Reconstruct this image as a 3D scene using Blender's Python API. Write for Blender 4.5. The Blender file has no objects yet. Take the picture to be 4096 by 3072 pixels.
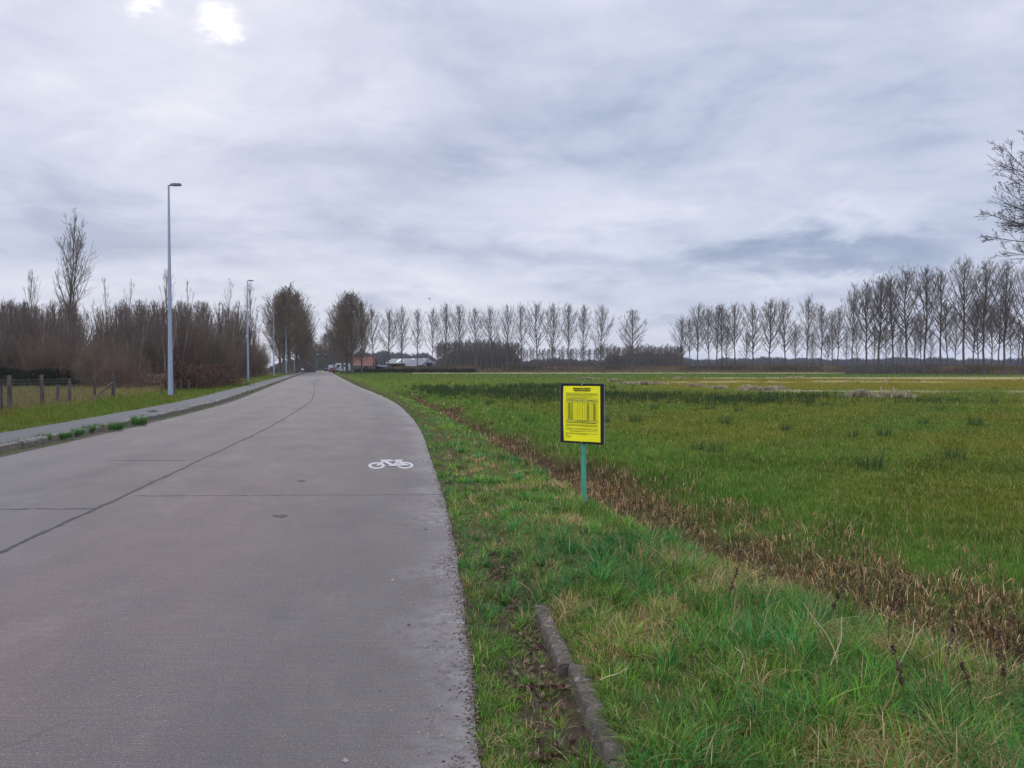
import bpy, bmesh, math, random
import numpy as np
from mathutils import Vector, Matrix

# ------------------------------------------------------------------ camera, world, sun, exposure
sc = bpy.context.scene
COL = sc.collection
F = 3000.0
PITCH = math.atan(66 / F)
CAMZ = 1.6
cam_d = bpy.data.cameras.new('camera')
cam_d.sensor_width = 36
cam_d.lens = 36 * F / 4096
cam_d.clip_start = 0.05
cam_d.clip_end = 9000
cam = bpy.data.objects.new('camera', cam_d)
cam.location = (0, 0, CAMZ)
cam.rotation_euler = (math.radians(90) - PITCH, 0, 0)
COL.objects.link(cam)
sc.camera = cam
sc.view_settings.view_transform = 'Standard'
sc.view_settings.look = 'None'
sc.view_settings.exposure = 0.0
sc.view_settings.gamma = 1
sc.cycles.max_bounces = 5
sc.cycles.diffuse_bounces = 3
sc.cycles.transmission_bounces = 3
sc.cycles.transparent_max_bounces = 4
SUN_AZ = math.radians(-20)      # measured from +Y towards +X
SUN_EL = math.radians(27)


class NT:
    """small helper to write node trees"""
    def __init__(s, tree):
        s.t = tree
        s.n = tree.nodes
        s.l = tree.links

    def node(s, typ, **kw):
        n = s.n.new(typ)
        for k, v in kw.items():
            setattr(n, k, v)
        return n

    def set(s, sock, v):
        if isinstance(v, bpy.types.NodeSocket):
            s.l.new(v, sock)
        elif v is not None:
            try:
                sock.default_value = v
            except Exception:
                sock.default_value = tuple(v) + (1,)

    def math(s, op, a, b=None, c=None, clamp=False):
        n = s.node('ShaderNodeMath', operation=op)
        n.use_clamp = clamp
        s.set(n.inputs[0], a)
        if b is not None:
            s.set(n.inputs[1], b)
        if c is not None:
            s.set(n.inputs[2], c)
        return n.outputs[0]

    def mix(s, f, a, b, mode='MIX'):
        n = s.node('ShaderNodeMix', data_type='RGBA', blend_type=mode)
        s.set(n.inputs[0], f)
        s.set(n.inputs[6], a)
        s.set(n.inputs[7], b)
        return n.outputs[2]

    def noise(s, vec, scale, detail=3, rough=0.55, dist=0.0, out=0):
        n = s.node('ShaderNodeTexNoise')
        if vec is not None:
            s.l.new(vec, n.inputs['Vector'])
        n.inputs['Scale'].default_value = scale
        n.inputs['Detail'].default_value = detail
        n.inputs['Roughness'].default_value = rough
        n.inputs['Distortion'].default_value = dist
        return n.outputs[out]

    def ramp(s, f, stops):
        n = s.node('ShaderNodeValToRGB')
        el = n.color_ramp.elements
        while len(el) < len(stops):
            el.new(0.5)
        for e, (p, c) in zip(el, stops):
            e.position = p
            e.color = tuple(c) + (1,) if len(c) == 3 else c
        s.set(n.inputs[0], f)
        return n.outputs[0]

    def map(s, v, a, b, c=0.0, d=1.0):
        n = s.node('ShaderNodeMapRange')
        s.set(n.inputs[0], v)
        for i, x in enumerate((a, b, c, d)):
            n.inputs[i + 1].default_value = x
        return n.outputs[0]

    def vmul(s, v, xyz):
        n = s.node('ShaderNodeVectorMath', operation='MULTIPLY')
        s.l.new(v, n.inputs[0])
        n.inputs[1].default_value = xyz
        return n.outputs[0]


def raydir(px, py):
    """photo pixel (4096 x 3072) -> world direction"""
    u = (px - 2048) / F
    v = (py - 1536) / F
    f = Vector((0, math.cos(PITCH), -math.sin(PITCH)))
    up = Vector((0, math.sin(PITCH), math.cos(PITCH)))
    return (f + u * Vector((1, 0, 0)) - v * up)


def make_world():
    w = bpy.data.worlds.new('World')
    sc.world = w
    w.use_nodes = True
    T = NT(w.node_tree)
    T.n.clear()
    out = T.node('ShaderNodeOutputWorld')
    bg = T.node('ShaderNodeBackground')
    T.l.new(bg.outputs[0], out.inputs[0])
    tc = T.node('ShaderNodeTexCoord')
    sep = T.node('ShaderNodeSeparateXYZ')
    T.l.new(tc.outputs['Generated'], sep.inputs[0])
    x, y, z = sep.outputs
    zc = T.math('MAXIMUM', z, 0.0)
    zz = T.math('ADD', zc, 0.15)
    px = T.math('DIVIDE', x, zz)
    py = T.math('DIVIDE', y, zz)
    comb = T.node('ShaderNodeCombineXYZ')
    T.l.new(px, comb.inputs[0])
    T.l.new(py, comb.inputs[1])
    comb.inputs[2].default_value = 3.7
    v = comb.outputs[0]
    n1 = T.noise(v, 1.15, 9, 0.56, 0.5)
    n2 = T.noise(v, 3.6, 9, 0.60, 0.35)
    n3 = T.noise(v, 14.0, 5, 0.6, 0.2)
    dirv = T.vmul(tc.outputs['Generated'], (3.4, 3.4, 8.5))
    n4 = T.noise(dirv, 1.0, 7, 0.56, 0.6)
    n5 = T.noise(T.vmul(tc.outputs['Generated'], (9.0, 9.0, 26.0)), 1.0, 6, 0.6, 0.4)
    n = T.math('ADD', T.math('MULTIPLY', n1, 0.34), T.math('MULTIPLY', n2, 0.16))
    n = T.math('ADD', n, T.math('MULTIPLY', n4, 0.34))
    n = T.math('ADD', n, T.math('MULTIPLY', n5, 0.16))
    n = T.math('MULTIPLY_ADD', T.math('SUBTRACT', n, 0.5), 1.60, 0.478)
    # broad cloud banks, each a soft ellipse at an azimuth / elevation of the sky
    az = T.math('ARCTAN2', x, y)
    el = T.math('ARCSINE', z)
    nd = T.noise(v, 0.9, 4, 0.5, out=0)
    azd = T.math('ADD', az, T.math('MULTIPLY', T.math('SUBTRACT', nd, 0.5), 0.45))
    eld = T.math('ADD', el, T.math('MULTIPLY', T.math('SUBTRACT', n5, 0.5), 0.12))
    banks = [  # px, py, half width, half height (px), gain
        (3000, 1040, 620, 60, -0.17), (3800, 1020, 380, 75, -0.16), (2050, 990, 330, 50, -0.14),
        (1650, 700, 260, 60, -0.07), (150, 900, 420, 110, -0.10), (3150, 700, 500, 120, -0.03),
        (2550, 520, 600, 160, -0.05), (1050, 620, 420, 70, -0.05), (3520, 590, 160, 60, -0.06),
        (3400, 850, 330, 45, 0.13), (2600, 830, 500, 40, 0.10), (2350, 1090, 230, 28, 0.12),
        (3350, 1130, 420, 30, 0.14), (1000, 1130, 500, 60, 0.06), (500, 250, 600, 260, 0.10),
        (1500, 1150, 300, 40, 0.05), (2950, 1250, 1300, 40, 0.05), (1700, 120, 260, 130, -0.06),
        (1050, 1010, 300, 40, -0.05), (700, 780, 300, 60, 0.04),
    ]
    for bx, by, hw, hh, g in banks:
        d = raydir(bx, by).normalized()
        a0 = math.atan2(d.x, d.y)
        e0 = math.asin(d.z)
        sa, se = hw / F, hh / F
        da = T.math('MULTIPLY', T.math('SUBTRACT', azd, a0), 1 / sa)
        de = T.math('MULTIPLY', T.math('SUBTRACT', eld, e0), 1 / se)
        r2 = T.math('ADD', T.math('MULTIPLY', da, da), T.math('MULTIPLY', de, de))
        gss = T.math('EXPONENT', T.math('MULTIPLY', r2, -1.0))
        n = T.math('MULTIPLY_ADD', gss, g, n)
    # uncover brightness towards the veiled sun
    sd = T.node('ShaderNodeVectorMath', operation='DOT_PRODUCT')
    T.l.new(tc.outputs['Generated'], sd.inputs[0])
    sd.inputs[1].default_value = (math.sin(SUN_AZ) * math.cos(SUN_EL), math.cos(SUN_AZ) * math.cos(SUN_EL), math.sin(SUN_EL))
    sdc = T.math('MAXIMUM', sd.outputs['Value'], 0.0)
    glow = T.math('POWER', sdc, 9)
    n = T.math('MULTIPLY_ADD', glow, 0.06, n)
    ccol = T.ramp(n, [(0.16, (0.28, 0.35, 0.51)), (0.33, (0.42, 0.48, 0.65)), (0.47, (0.565, 0.62, 0.78)),
                      (0.61, (0.68, 0.72, 0.86)), (0.82, (0.86, 0.88, 0.97))])
    # two thin spots in the cloud in front of the sun
    for bx, by, r in ((610, 12, 50), (905, 92, 56)):
        d = raydir(bx, by).normalized()
        a0 = math.atan2(d.x, d.y)
        e0 = math.asin(d.z)
        eq = T.math('ADD', el, T.math('MULTIPLY', T.math('SUBTRACT', n3, 0.5), 0.085))
        aq = T.math('ADD', az, T.math('MULTIPLY', T.math('SUBTRACT', n2, 0.5), 0.10))
        da = T.math('MULTIPLY', T.math('SUBTRACT', aq, a0), F / r)
        de = T.math('MULTIPLY', T.math('SUBTRACT', eq, e0), F / r * 1.25)
        r2 = T.math('ADD', T.math('MULTIPLY', da, da), T.math('MULTIPLY', de, de))
        gss = T.math('EXPONENT', T.math('MULTIPLY', r2, -1.0))
        ccol = T.mix(T.math('MULTIPLY', gss, 1.0), ccol, (1.25, 1.22, 1.25, 1))
    sky = T.node('ShaderNodeTexSky', sky_type='NISHITA')
    sky.sun_disc = False
    sky.sun_elevation = SUN_EL
    sky.sun_rotation = SUN_AZ
    sky.air_density = 1.2
    skyc = T.node('ShaderNodeVectorMath', operation='SCALE')
    T.l.new(sky.outputs[0], skyc.inputs[0])
    skyc.inputs[3].default_value = 0.09
    fin = T.mix(0.93, skyc.outputs[0], ccol)
    # overcast sky brighter overhead; added gain there and behind camera lights ground and sign
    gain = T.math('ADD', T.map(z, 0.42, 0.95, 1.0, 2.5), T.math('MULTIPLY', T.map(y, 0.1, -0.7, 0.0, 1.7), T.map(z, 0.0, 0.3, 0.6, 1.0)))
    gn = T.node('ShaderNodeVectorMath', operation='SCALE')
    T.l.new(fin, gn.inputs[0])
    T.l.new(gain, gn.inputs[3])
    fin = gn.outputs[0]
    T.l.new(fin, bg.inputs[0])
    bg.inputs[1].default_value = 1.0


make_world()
sun_d = bpy.data.lights.new('sun', 'SUN')
sun_d.energy = 1.4
sun_d.angle = math.radians(20)
sun_d.color = (1.0, 0.95, 0.88)
sun = bpy.data.objects.new('sun', sun_d)
sun.rotation_euler = (math.radians(90) - SUN_EL, 0, -SUN_AZ + math.pi)
# a sun shines along its local -Z: point that from the sun's place towards the scene
_d = -Vector((math.sin(SUN_AZ) * math.cos(SUN_EL), math.cos(SUN_AZ) * math.cos(SUN_EL), math.sin(SUN_EL)))
sun.rotation_euler = _d.to_track_quat('-Z', 'Y').to_euler()
COL.objects.link(sun)

rng = np.random.default_rng(7)
random.seed(7)


# ------------------------------------------------------------------ curves and terrain
def hermite(xs, ys, slope_end):
    xs = np.array(xs, float)
    ys = np.array(ys, float)
    m = np.gradient(ys, xs)
    m[-1] = slope_end

    def f(x):
        x = np.asarray(x, float)
        i = np.clip(np.searchsorted(xs, x) - 1, 0, len(xs) - 2)
        h = xs[i + 1] - xs[i]
        t = (x - xs[i]) / h
        tc = np.clip(t, 0, 1)
        v = ((2 * tc**3 - 3 * tc**2 + 1) * ys[i] + (tc**3 - 2 * tc**2 + tc) * h * m[i]
             + (-2 * tc**3 + 3 * tc**2) * ys[i + 1] + (tc**3 - tc**2) * h * m[i + 1])
        v = np.where(x > xs[-1], ys[-1] + (x - xs[-1]) * slope_end, v)
        v = np.where(x < xs[0], ys[0] + (x - xs[0]) * m[0], v)
        return v
    return f


xr = hermite([0, 3, 6.6, 13.3, 19.2, 26.7, 32.4, 46.2, 63, 90, 343],
             [0.12, -0.13, -0.5, -1.45, -2.35, -3.75, -4.95, -8.4, -12.9, -19.8, -83.6], -0.252)
xl = hermite([0, 6.6, 13.3, 19.2, 26.7, 32.4, 46.2, 63, 90, 343],
             [-7.5, -8.1, -9.1, -10.0, -11.35, -12.5, -15.95, -20.3, -27.3, -91.5], -0.252)
xc = hermite([0, 6.6, 9.06, 13, 20.9, 26.4, 35.3, 48.5, 63, 90.6, 192, 343],
             [-3.65, -4.45, -4.8, -5.4, -6.65, -7.7, -9.5, -12.8, -16.6, -23.5, -49.3, -87.5], -0.252)
se = hermite([0, 3.9, 5.5, 6.5, 8.2, 11.6, 20.9, 60, 200], [3.3, 2.85, 2.45, 2.2, 2.0, 1.75, 1.45, 1.6, 1.8], 0.0)


def sst(a, b, x):
    t = np.clip((x - a) / (b - a), 0, 1)
    return t * t * (3 - 2 * t)


def wob(x, y, s=1.0):
    return (np.sin(x * 1.3 * s + 1.1) * np.cos(y * 0.9 * s + 0.4) + 0.6 * np.sin(x * 2.9 * s - y * 2.1 * s)
            + 0.5 * np.cos(x * 0.6 * s + y * 1.7 * s + 2.0)) / 2.1


BANK = np.array([(-44, 292), (40, 292), (112, 286), (120, 215), (124, 175), (132, 120)], float)


def bank_dist(x, y):
    x = np.asarray(x, float)
    y = np.asarray(y, float)
    best = np.full(np.broadcast(x, y).shape, 1e9)
    for (ax, ay), (bx, by) in zip(BANK[:-1], BANK[1:]):
        dx, dy = bx - ax, by - ay
        t = np.clip(((x - ax) * dx + (y - ay) * dy) / (dx * dx + dy * dy), 0, 1)
        best = np.minimum(best, np.hypot(x - ax - t * dx, y - ay - t * dy))
    return best


def gz(x, y):
    """height of the ground"""
    x = np.asarray(x, float)
    y = np.asarray(y, float)
    so = x - xr(y)
    sl = xl(y) - x
    e = se(y)
    near = 1 - sst(6.0, 9.0, y)
    # right side
    h = np.where(so < 0.5, -0.02 - 0.042 * near * sst(0.0, 0.15, so), 0.0)
    h = np.where(so >= 0.5, 0.02 + 0.03 * near * sst(0.5, 0.7, so) - (0.065 * near + 0.02) * (1 - sst(0.5, 0.62, so)), h)
    h = h - 0.12 * sst(1.0, 2.0, so / e * 2.0)
    h = np.where(so > e, -0.12 + 0 * so, h)
    dd = so - e
    ditch = -0.50 * sst(-0.05, 0.55, dd) + 0.27 * sst(1.2, 2.3, dd)
    fade = 1 - sst(70, 110, y)
    h = h + np.where(so > e - 0.1, ditch * (0.35 + 0.65 * fade), 0)
    h = h + 0.02 * wob(x, y, 1.4) * sst(0.6, 1.3, so) + 0.035 * wob(x, y, 0.35) * sst(2, 6, dd)
    # left side
    lz = np.where(sl < 0.45, -0.02, 0.10)
    lz = np.where(sl > 1.9, 0.10 + 0.05 * sst(1.9, 2.4, sl) - 0.12 * sst(4.0, 7.0, sl), lz)
    lz = lz + 0.03 * wob(x, y, 0.8) * sst(2.0, 3.0, sl)
    h = np.where(sl > 0, lz, h)
    road = (so <= 0) & (sl <= 0)
    h = np.where(road, -0.06, h)
    bd = bank_dist(x, y)
    h = h + (1.75 + 0.15 * wob(x, y, 0.15)) * (1 - sst(1.0, 7.0, bd)) * (so > 6)
    return h


def gzf(x, y):
    return float(gz(np.array([x]), np.array([y]))[0])


def at(px, d):
    """world x of photo column px at depth d"""
    return (px - 2048) / F * d


def ground_pt(px, py, z=0.0):
    r = raydir(px, py)
    t = (z - CAMZ) / r.z
    return (r.x * t, r.y * t)


# ------------------------------------------------------------------ object helpers
def tag(o, label=None, cat=None, group=None, kind=None):
    if label:
        o['label'] = label
    if cat:
        o['category'] = cat
    if group:
        o['group'] = group
    if kind:
        o['kind'] = kind
    return o


def empty(name, loc=(0, 0, 0), rz=0.0):
    o = bpy.data.objects.new(name, None)
    o.empty_display_size = 0.2
    o.location = loc
    o.rotation_euler = (0, 0, rz)
    COL.objects.link(o)
    return o


def tri_mesh(name, V, Fc, mat, parent=None, col=None, smooth=False, quads=False, col_domain='POINT'):
    """numpy verts + faces -> linked object"""
    V = np.asarray(V, np.float32)
    Fc = np.asarray(Fc, np.int32)
    k = Fc.shape[1]
    me = bpy.data.meshes.new(name)
    me.vertices.add(len(V))
    me.vertices.foreach_set('co', V.ravel())
    me.loops.add(Fc.size)
    me.loops.foreach_set('vertex_index', Fc.ravel())
    me.polygons.add(len(Fc))
    me.polygons.foreach_set('loop_start', np.arange(0, Fc.size, k, dtype=np.int32))
    me.polygons.foreach_set('loop_total', np.full(len(Fc), k, np.int32))
    if smooth:
        me.polygons.foreach_set('use_smooth', np.ones(len(Fc), bool))
    if col is not None:
        a = me.color_attributes.new('Col', 'FLOAT_COLOR', 'POINT')
        c4 = np.ones((len(V), 4), np.float32)
        c4[:, :3] = col
        a.data.foreach_set('color', c4.ravel())
    me.update(calc_edges=True)
    me.validate()
    if mat:
        me.materials.append(mat)
    o = bpy.data.objects.new(name, me)
    COL.objects.link(o)
    if parent:
        o.parent = parent
    return o


class MB:
    """collects shapes, builds one mesh object"""
    def __init__(s):
        s.bm = bmesh.new()

    def box(s, cx, cy, cz, sx, sy, sz, rz=0.0, bevel=0.0, rx=0.0, ry=0.0):
        M = Matrix.Translation((cx, cy, cz)) @ Matrix.Rotation(rz, 4, 'Z') @ Matrix.Rotation(ry, 4, 'Y') @ Matrix.Rotation(rx, 4, 'X') @ Matrix.Diagonal((sx, sy, sz, 1))
        r = bmesh.ops.create_cube(s.bm, size=1, matrix=M)
        if bevel:
            es = list({e for v in r['verts'] for e in v.link_edges})
            bmesh.ops.bevel(s.bm, geom=es, offset=bevel, segments=2, affect='EDGES')
        return s

    def cyl(s, p, q, r0, r1=None, seg=12, cap=True):
        p, q = Vector(p), Vector(q)
        r1 = r0 if r1 is None else r1
        M = Matrix.Translation((p + q) / 2) @ (q - p).to_track_quat('Z', 'Y').to_matrix().to_4x4()
        bmesh.ops.create_cone(s.bm, cap_ends=cap, segments=seg, radius1=r0, radius2=r1, depth=(q - p).length, matrix=M)
        return s

    def sph(s, c, r, sc_=(1, 1, 1), sub=2):
        M = Matrix.Translation(c) @ Matrix.Diagonal((*sc_, 1))
        bmesh.ops.create_icosphere(s.bm, subdivisions=sub, radius=r, matrix=M)
        return s

    def poly(s, pts, thick=None):
        """pts: list of 3d points, optional extrude vector"""
        vs = [s.bm.verts.new(p) for p in pts]
        f = s.bm.faces.new(vs)
        if thick is not None:
            t = Vector(thick)
            r = bmesh.ops.extrude_face_region(s.bm, geom=[f])
            bmesh.ops.translate(s.bm, verts=[v for v in r['geom'] if isinstance(v, bmesh.types.BMVert)], vec=t)
        return s

    def build(s, name, mat, parent=None, smooth=False, loc=None):
        bmesh.ops.recalc_face_normals(s.bm, faces=s.bm.faces)
        me = bpy.data.meshes.new(name)
        s.bm.to_mesh(me)
        s.bm.free()
        if smooth:
            for p in me.polygons:
                p.use_smooth = True
        me.materials.append(mat)
        o = bpy.data.objects.new(name, me)
        COL.objects.link(o)
        if parent:
            o.parent = parent
        if loc:
            o.location = loc
        return o


def copy_tree(o, parent=None):
    c = o.copy()
    COL.objects.link(c)
    c.parent = parent
    for ch in o.children:
        copy_tree(ch, c)
    return c


# ------------------------------------------------------------------ materials
def mat_new(name):
    m = bpy.data.materials.new(name)
    m.use_nodes = True
    T = NT(m.node_tree)
    b = m.node_tree.nodes['Principled BSDF']
    return m, T, b


def obj_coord(T):
    return T.node('ShaderNodeTexCoord').outputs['Object']


def simple(name, col, rough=0.7, metal=0.0, var=0.25, scale=6.0, bump=0.0, col2=None, stretch=(1, 1, 1)):
    m, T, b = mat_new(name)
    v = T.vmul(obj_coord(T), stretch)
    n = T.noise(v, scale, 5, 0.6)
    c2 = col2 or tuple(c * (1 - var) for c in col)
    c1 = tuple(min(1, c * (1 + var * 0.5)) for c in col) if not col2 else col
    c = T.mix(T.map(n, 0.3, 0.7), (*c2, 1), (*c1, 1))
    T.l.new(c, b.inputs['Base Color'])
    b.inputs['Roughness'].default_value = rough
    b.inputs['Metallic'].default_value = metal
    b.inputs['Specular IOR Level'].default_value = 0.3
    if bump:
        bp = T.node('ShaderNodeBump')
        bp.inputs['Strength'].default_value = bump
        bp.inputs['Distance'].default_value = 0.02
        T.l.new(n, bp.inputs['Height'])
        T.l.new(bp.outputs[0], b.inputs['Normal'])
    return m


def blade_mat(name, trans=0.35):
    m, T, b = mat_new(name)
    a = T.node('ShaderNodeAttribute', attribute_name='Col')
    T.l.new(a.outputs['Color'], b.inputs['Base Color'])
    b.inputs['Roughness'].default_value = 0.65
    b.inputs['Specular IOR Level'].default_value = 0.08
    tr = T.node('ShaderNodeBsdfTranslucent')
    T.l.new(a.outputs['Color'], tr.inputs['Color'])
    mx = T.node('ShaderNodeMixShader')
    mx.inputs[0].default_value = trans
    T.l.new(b.outputs[0], mx.inputs[1])
    T.l.new(tr.outputs[0], mx.inputs[2])
    T.l.new(mx.outputs[0], m.node_tree.nodes['Material Output'].inputs[0])
    return m


def ground_mat():
    m, T, b = mat_new('earth and turf')
    co = obj_coord(T)
    a = T.node('ShaderNodeAttribute', attribute_name='Col')
    n1 = T.noise(co, 0.22, 6, 0.6)
    n2 = T.noise(co, 2.3, 5, 0.65)
    n3 = T.noise(co, 14, 4, 0.7)
    c = T.mix(T.map(n1, 0.35, 0.65, 0, 0.40), a.outputs['Color'], (0.13, 0.14, 0.022, 1))
    c = T.mix(T.map(n2, 0.42, 0.7, 0, 0.45), c, (0.07, 0.11, 0.03, 1))
    c = T.mix(T.map(n3, 0.42, 0.70, 0, 0.65), c, (0.085, 0.065, 0.032, 1))
    # only on turf: soil parts keep their own colour
    sepc = T.node('ShaderNodeSeparateColor')
    T.l.new(a.outputs['Color'], sepc.inputs[0])
    turf = T.map(T.math('SUBTRACT', sepc.outputs[1], sepc.outputs[0]), -0.01, 0.03)
    soil = T.mix(T.map(n3, 0.3, 0.7), T.mix(0.3, a.outputs['Color'], (0.03, 0.022, 0.015, 1)), a.outputs['Color'])
    c = T.mix(turf, soil, c)
    T.l.new(c, b.inputs['Base Color'])
    b.inputs['Roughness'].default_value = 0.95
    b.inputs['Specular IOR Level'].default_value = 0.0
    bp = T.node('ShaderNodeBump')
    bp.inputs['Strength'].default_value = 0.8
    bp.inputs['Distance'].default_value = 0.06
    T.l.new(T.math('ADD', n2, n3), bp.inputs['Height'])
    T.l.new(bp.outputs[0], b.inputs['Normal'])
    return m


def road_mat():
    m, T, b = mat_new('worn concrete')
    uv = T.node('ShaderNodeAttribute', attribute_name='lane').outputs['Vector']   # x across the road, y along it (m)
    big = T.noise(T.vmul(uv, (0.35, 0.10, 1)), 1.0, 4, 0.6)
    mid = T.noise(T.vmul(uv, (0.9, 0.55, 1)), 1.0, 5, 0.62)
    brush = T.noise(T.vmul(uv, (3.0, 55.0, 1)), 1.0, 3, 0.6)
    brush2 = T.noise(T.vmul(uv, (1.2, 16.0, 1)), 1.0, 3, 0.6)
    fine = T.noise(uv, 48, 4, 0.8)
    grit = T.noise(uv, 130, 2, 0.6)
    c = T.mix(T.map(mid, 0.3, 0.7), (0.108, 0.083, 0.070, 1), (0.165, 0.134, 0.115, 1))
    c = T.mix(T.map(big, 0.46, 0.66, 0, 0.55), c, (0.175, 0.128, 0.115, 1))
    pink = T.noise(T.vmul(uv, (0.5, 0.25, 1)), 1.0, 3, 0.55, 0.4, 0)
    c = T.mix(T.map(pink, 0.60, 0.72, 0, 0.45), c, (0.20, 0.115, 0.095, 1))
    c = T.mix(T.map(fine, 0.36, 0.62, 0.0, 1.0), T.mix(0.42, c, (0.03, 0.028, 0.03, 1)), c)
    patch = T.noise(T.vmul(uv, (0.8, 0.16, 1)), 1.0, 6, 0.68, 0.6)
    c = T.mix(T.map(patch, 0.50, 0.70, 0, 0.28), c, (0.055, 0.050, 0.056, 1))
    patch2 = T.noise(T.vmul(uv, (1.7, 0.7, 3)), 1.0, 7, 0.7, 0.3)
    c = T.mix(T.map(patch2, 0.54, 0.70, 0, 0.24), c, (0.26, 0.225, 0.20, 1))
    c = T.mix(T.map(brush, 0.42, 0.58, 0.50, 0.0), c, (0.08, 0.075, 0.08, 1))
    c = T.mix(T.map(brush2, 0.28, 0.42, 0.25, 0.0), c, (0.12, 0.11, 0.12, 1))
    c = T.mix(T.map(grit, 0.62, 0.70, 0, 0.8), c, (0.42, 0.40, 0.39, 1))
    c = T.mix(T.map(grit, 0.28, 0.37, 0.75, 0), c, (0.05, 0.045, 0.05, 1))
    sep = T.node('ShaderNodeSeparateXYZ')
    T.l.new(uv, sep.inputs[0])
    # wheel tracks a little polished and dark, crumbled sandy strip along the right edge
    w = T.noise(T.vmul(uv, (0.6, 0.8, 1)), 1.0, 4, 0.6)
    edge = T.math('ADD', sep.outputs[0], T.math('MULTIPLY', T.math('SUBTRACT', w, 0.5), 1.5))
    n4 = T.noise(uv, 9, 5, 0.75)
    ef = T.math('MULTIPLY', T.map(edge, -0.45, -0.02), T.map(n4, 0.38, 0.62))
    c = T.mix(T.math('MULTIPLY', ef, 0.55), c, (0.27, 0.245, 0.235, 1))
    ef2 = T.math('MULTIPLY', T.map(edge, -1.5, -0.6), T.map(edge, -0.1, -0.55))
    c = T.mix(T.math('MULTIPLY', ef2, T.map(n4, 0.42, 0.6, 0, 0.5)), c, (0.10, 0.092, 0.09, 1))
    far = T.noise(T.vmul(uv, (0.12, 0.06, 1)), 1.0, 3, 0.55)
    c = T.mix(T.math('MULTIPLY', T.map(far, 0.52, 0.68), 0.35), c, (0.15, 0.145, 0.165, 1))
    sx, sy = sep.outputs[0], sep.outputs[1]

    def gauss(v, c0, s0):
        d_ = T.math('MULTIPLY', T.math('SUBTRACT', v, c0), 1.0 / s0)
        return T.math('EXPONENT', T.math('MULTIPLY', T.math('MULTIPLY', d_, d_), -1.0))
    # rusty clay dragged along one wheel track, damp patches at the far bend, a grey oily strip along the joint
    clay = T.math('MULTIPLY', T.math('MULTIPLY', gauss(sx, -2.7, 0.75), gauss(sy, 5.5, 6.0)), T.map(mid, 0.42, 0.62))
    c = T.mix(T.math('MULTIPLY', clay, 0.30), c, (0.200, 0.112, 0.085, 1))
    damp = T.math('MULTIPLY', T.math('MULTIPLY', gauss(sx, -3.7, 0.8), gauss(sy, 88.0, 26.0)), T.map(patch, 0.40, 0.55))
    c = T.mix(T.math('MULTIPLY', damp, 0.75), c, (0.045, 0.045, 0.058, 1))
    damp2 = T.math('MULTIPLY', T.math('MULTIPLY', gauss(sx, -1.9, 1.5), gauss(sy, 66.0, 6.0)), T.map(brush2, 0.35, 0.60))
    c = T.mix(T.math('MULTIPLY', damp2, 0.6), c, (0.060, 0.060, 0.072, 1))
    track = T.math('ADD', gauss(sx, -1.05, 0.35), T.math('ADD', gauss(sx, -5.1, 0.4), gauss(sx, -6.7, 0.35)))
    c = T.mix(T.math('MULTIPLY', T.math('MULTIPLY', track, 0.22), T.map(patch, 0.3, 0.6)), c, (0.06, 0.055, 0.058, 1))
    crk = T.node('ShaderNodeTexVoronoi', feature='DISTANCE_TO_EDGE')
    crv = T.node('ShaderNodeVectorMath', operation='ADD')
    T.l.new(T.vmul(uv, (0.55, 0.30, 1)), crv.inputs[0])
    wv = T.vmul(T.noise(uv, 1.6, 4, 0.6, 0, 1), (0.35, 0.35, 0.0))
    T.l.new(wv, crv.inputs[1])
    T.l.new(crv.outputs[0], crk.inputs['Vector'])
    crk.inputs['Scale'].default_value = 1.0
    crack = T.math('MULTIPLY', T.map(crk.outputs['Distance'], 0.006, 0.0), T.map(pink, 0.50, 0.60))
    c = T.mix(T.math('MULTIPLY', crack, 0.35), c, (0.035, 0.03, 0.03, 1))
    T.l.new(c, b.inputs['Base Color'])
    b.inputs['Roughness'].default_value = 0.85
    b.inputs['Specular IOR Level'].default_value = 0.25
    bp = T.node('ShaderNodeBump')
    bp.inputs['Strength'].default_value = 0.55
    bp.inputs['Distance'].default_value = 0.009
    hsum = T.math('ADD', T.math('ADD', T.math('MULTIPLY', fine, 1.0), T.math('MULTIPLY', brush, 1.1)), grit)
    T.l.new(hsum, bp.inputs['Height'])
    T.l.new(bp.outputs[0], b.inputs['Normal'])
    return m


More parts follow.
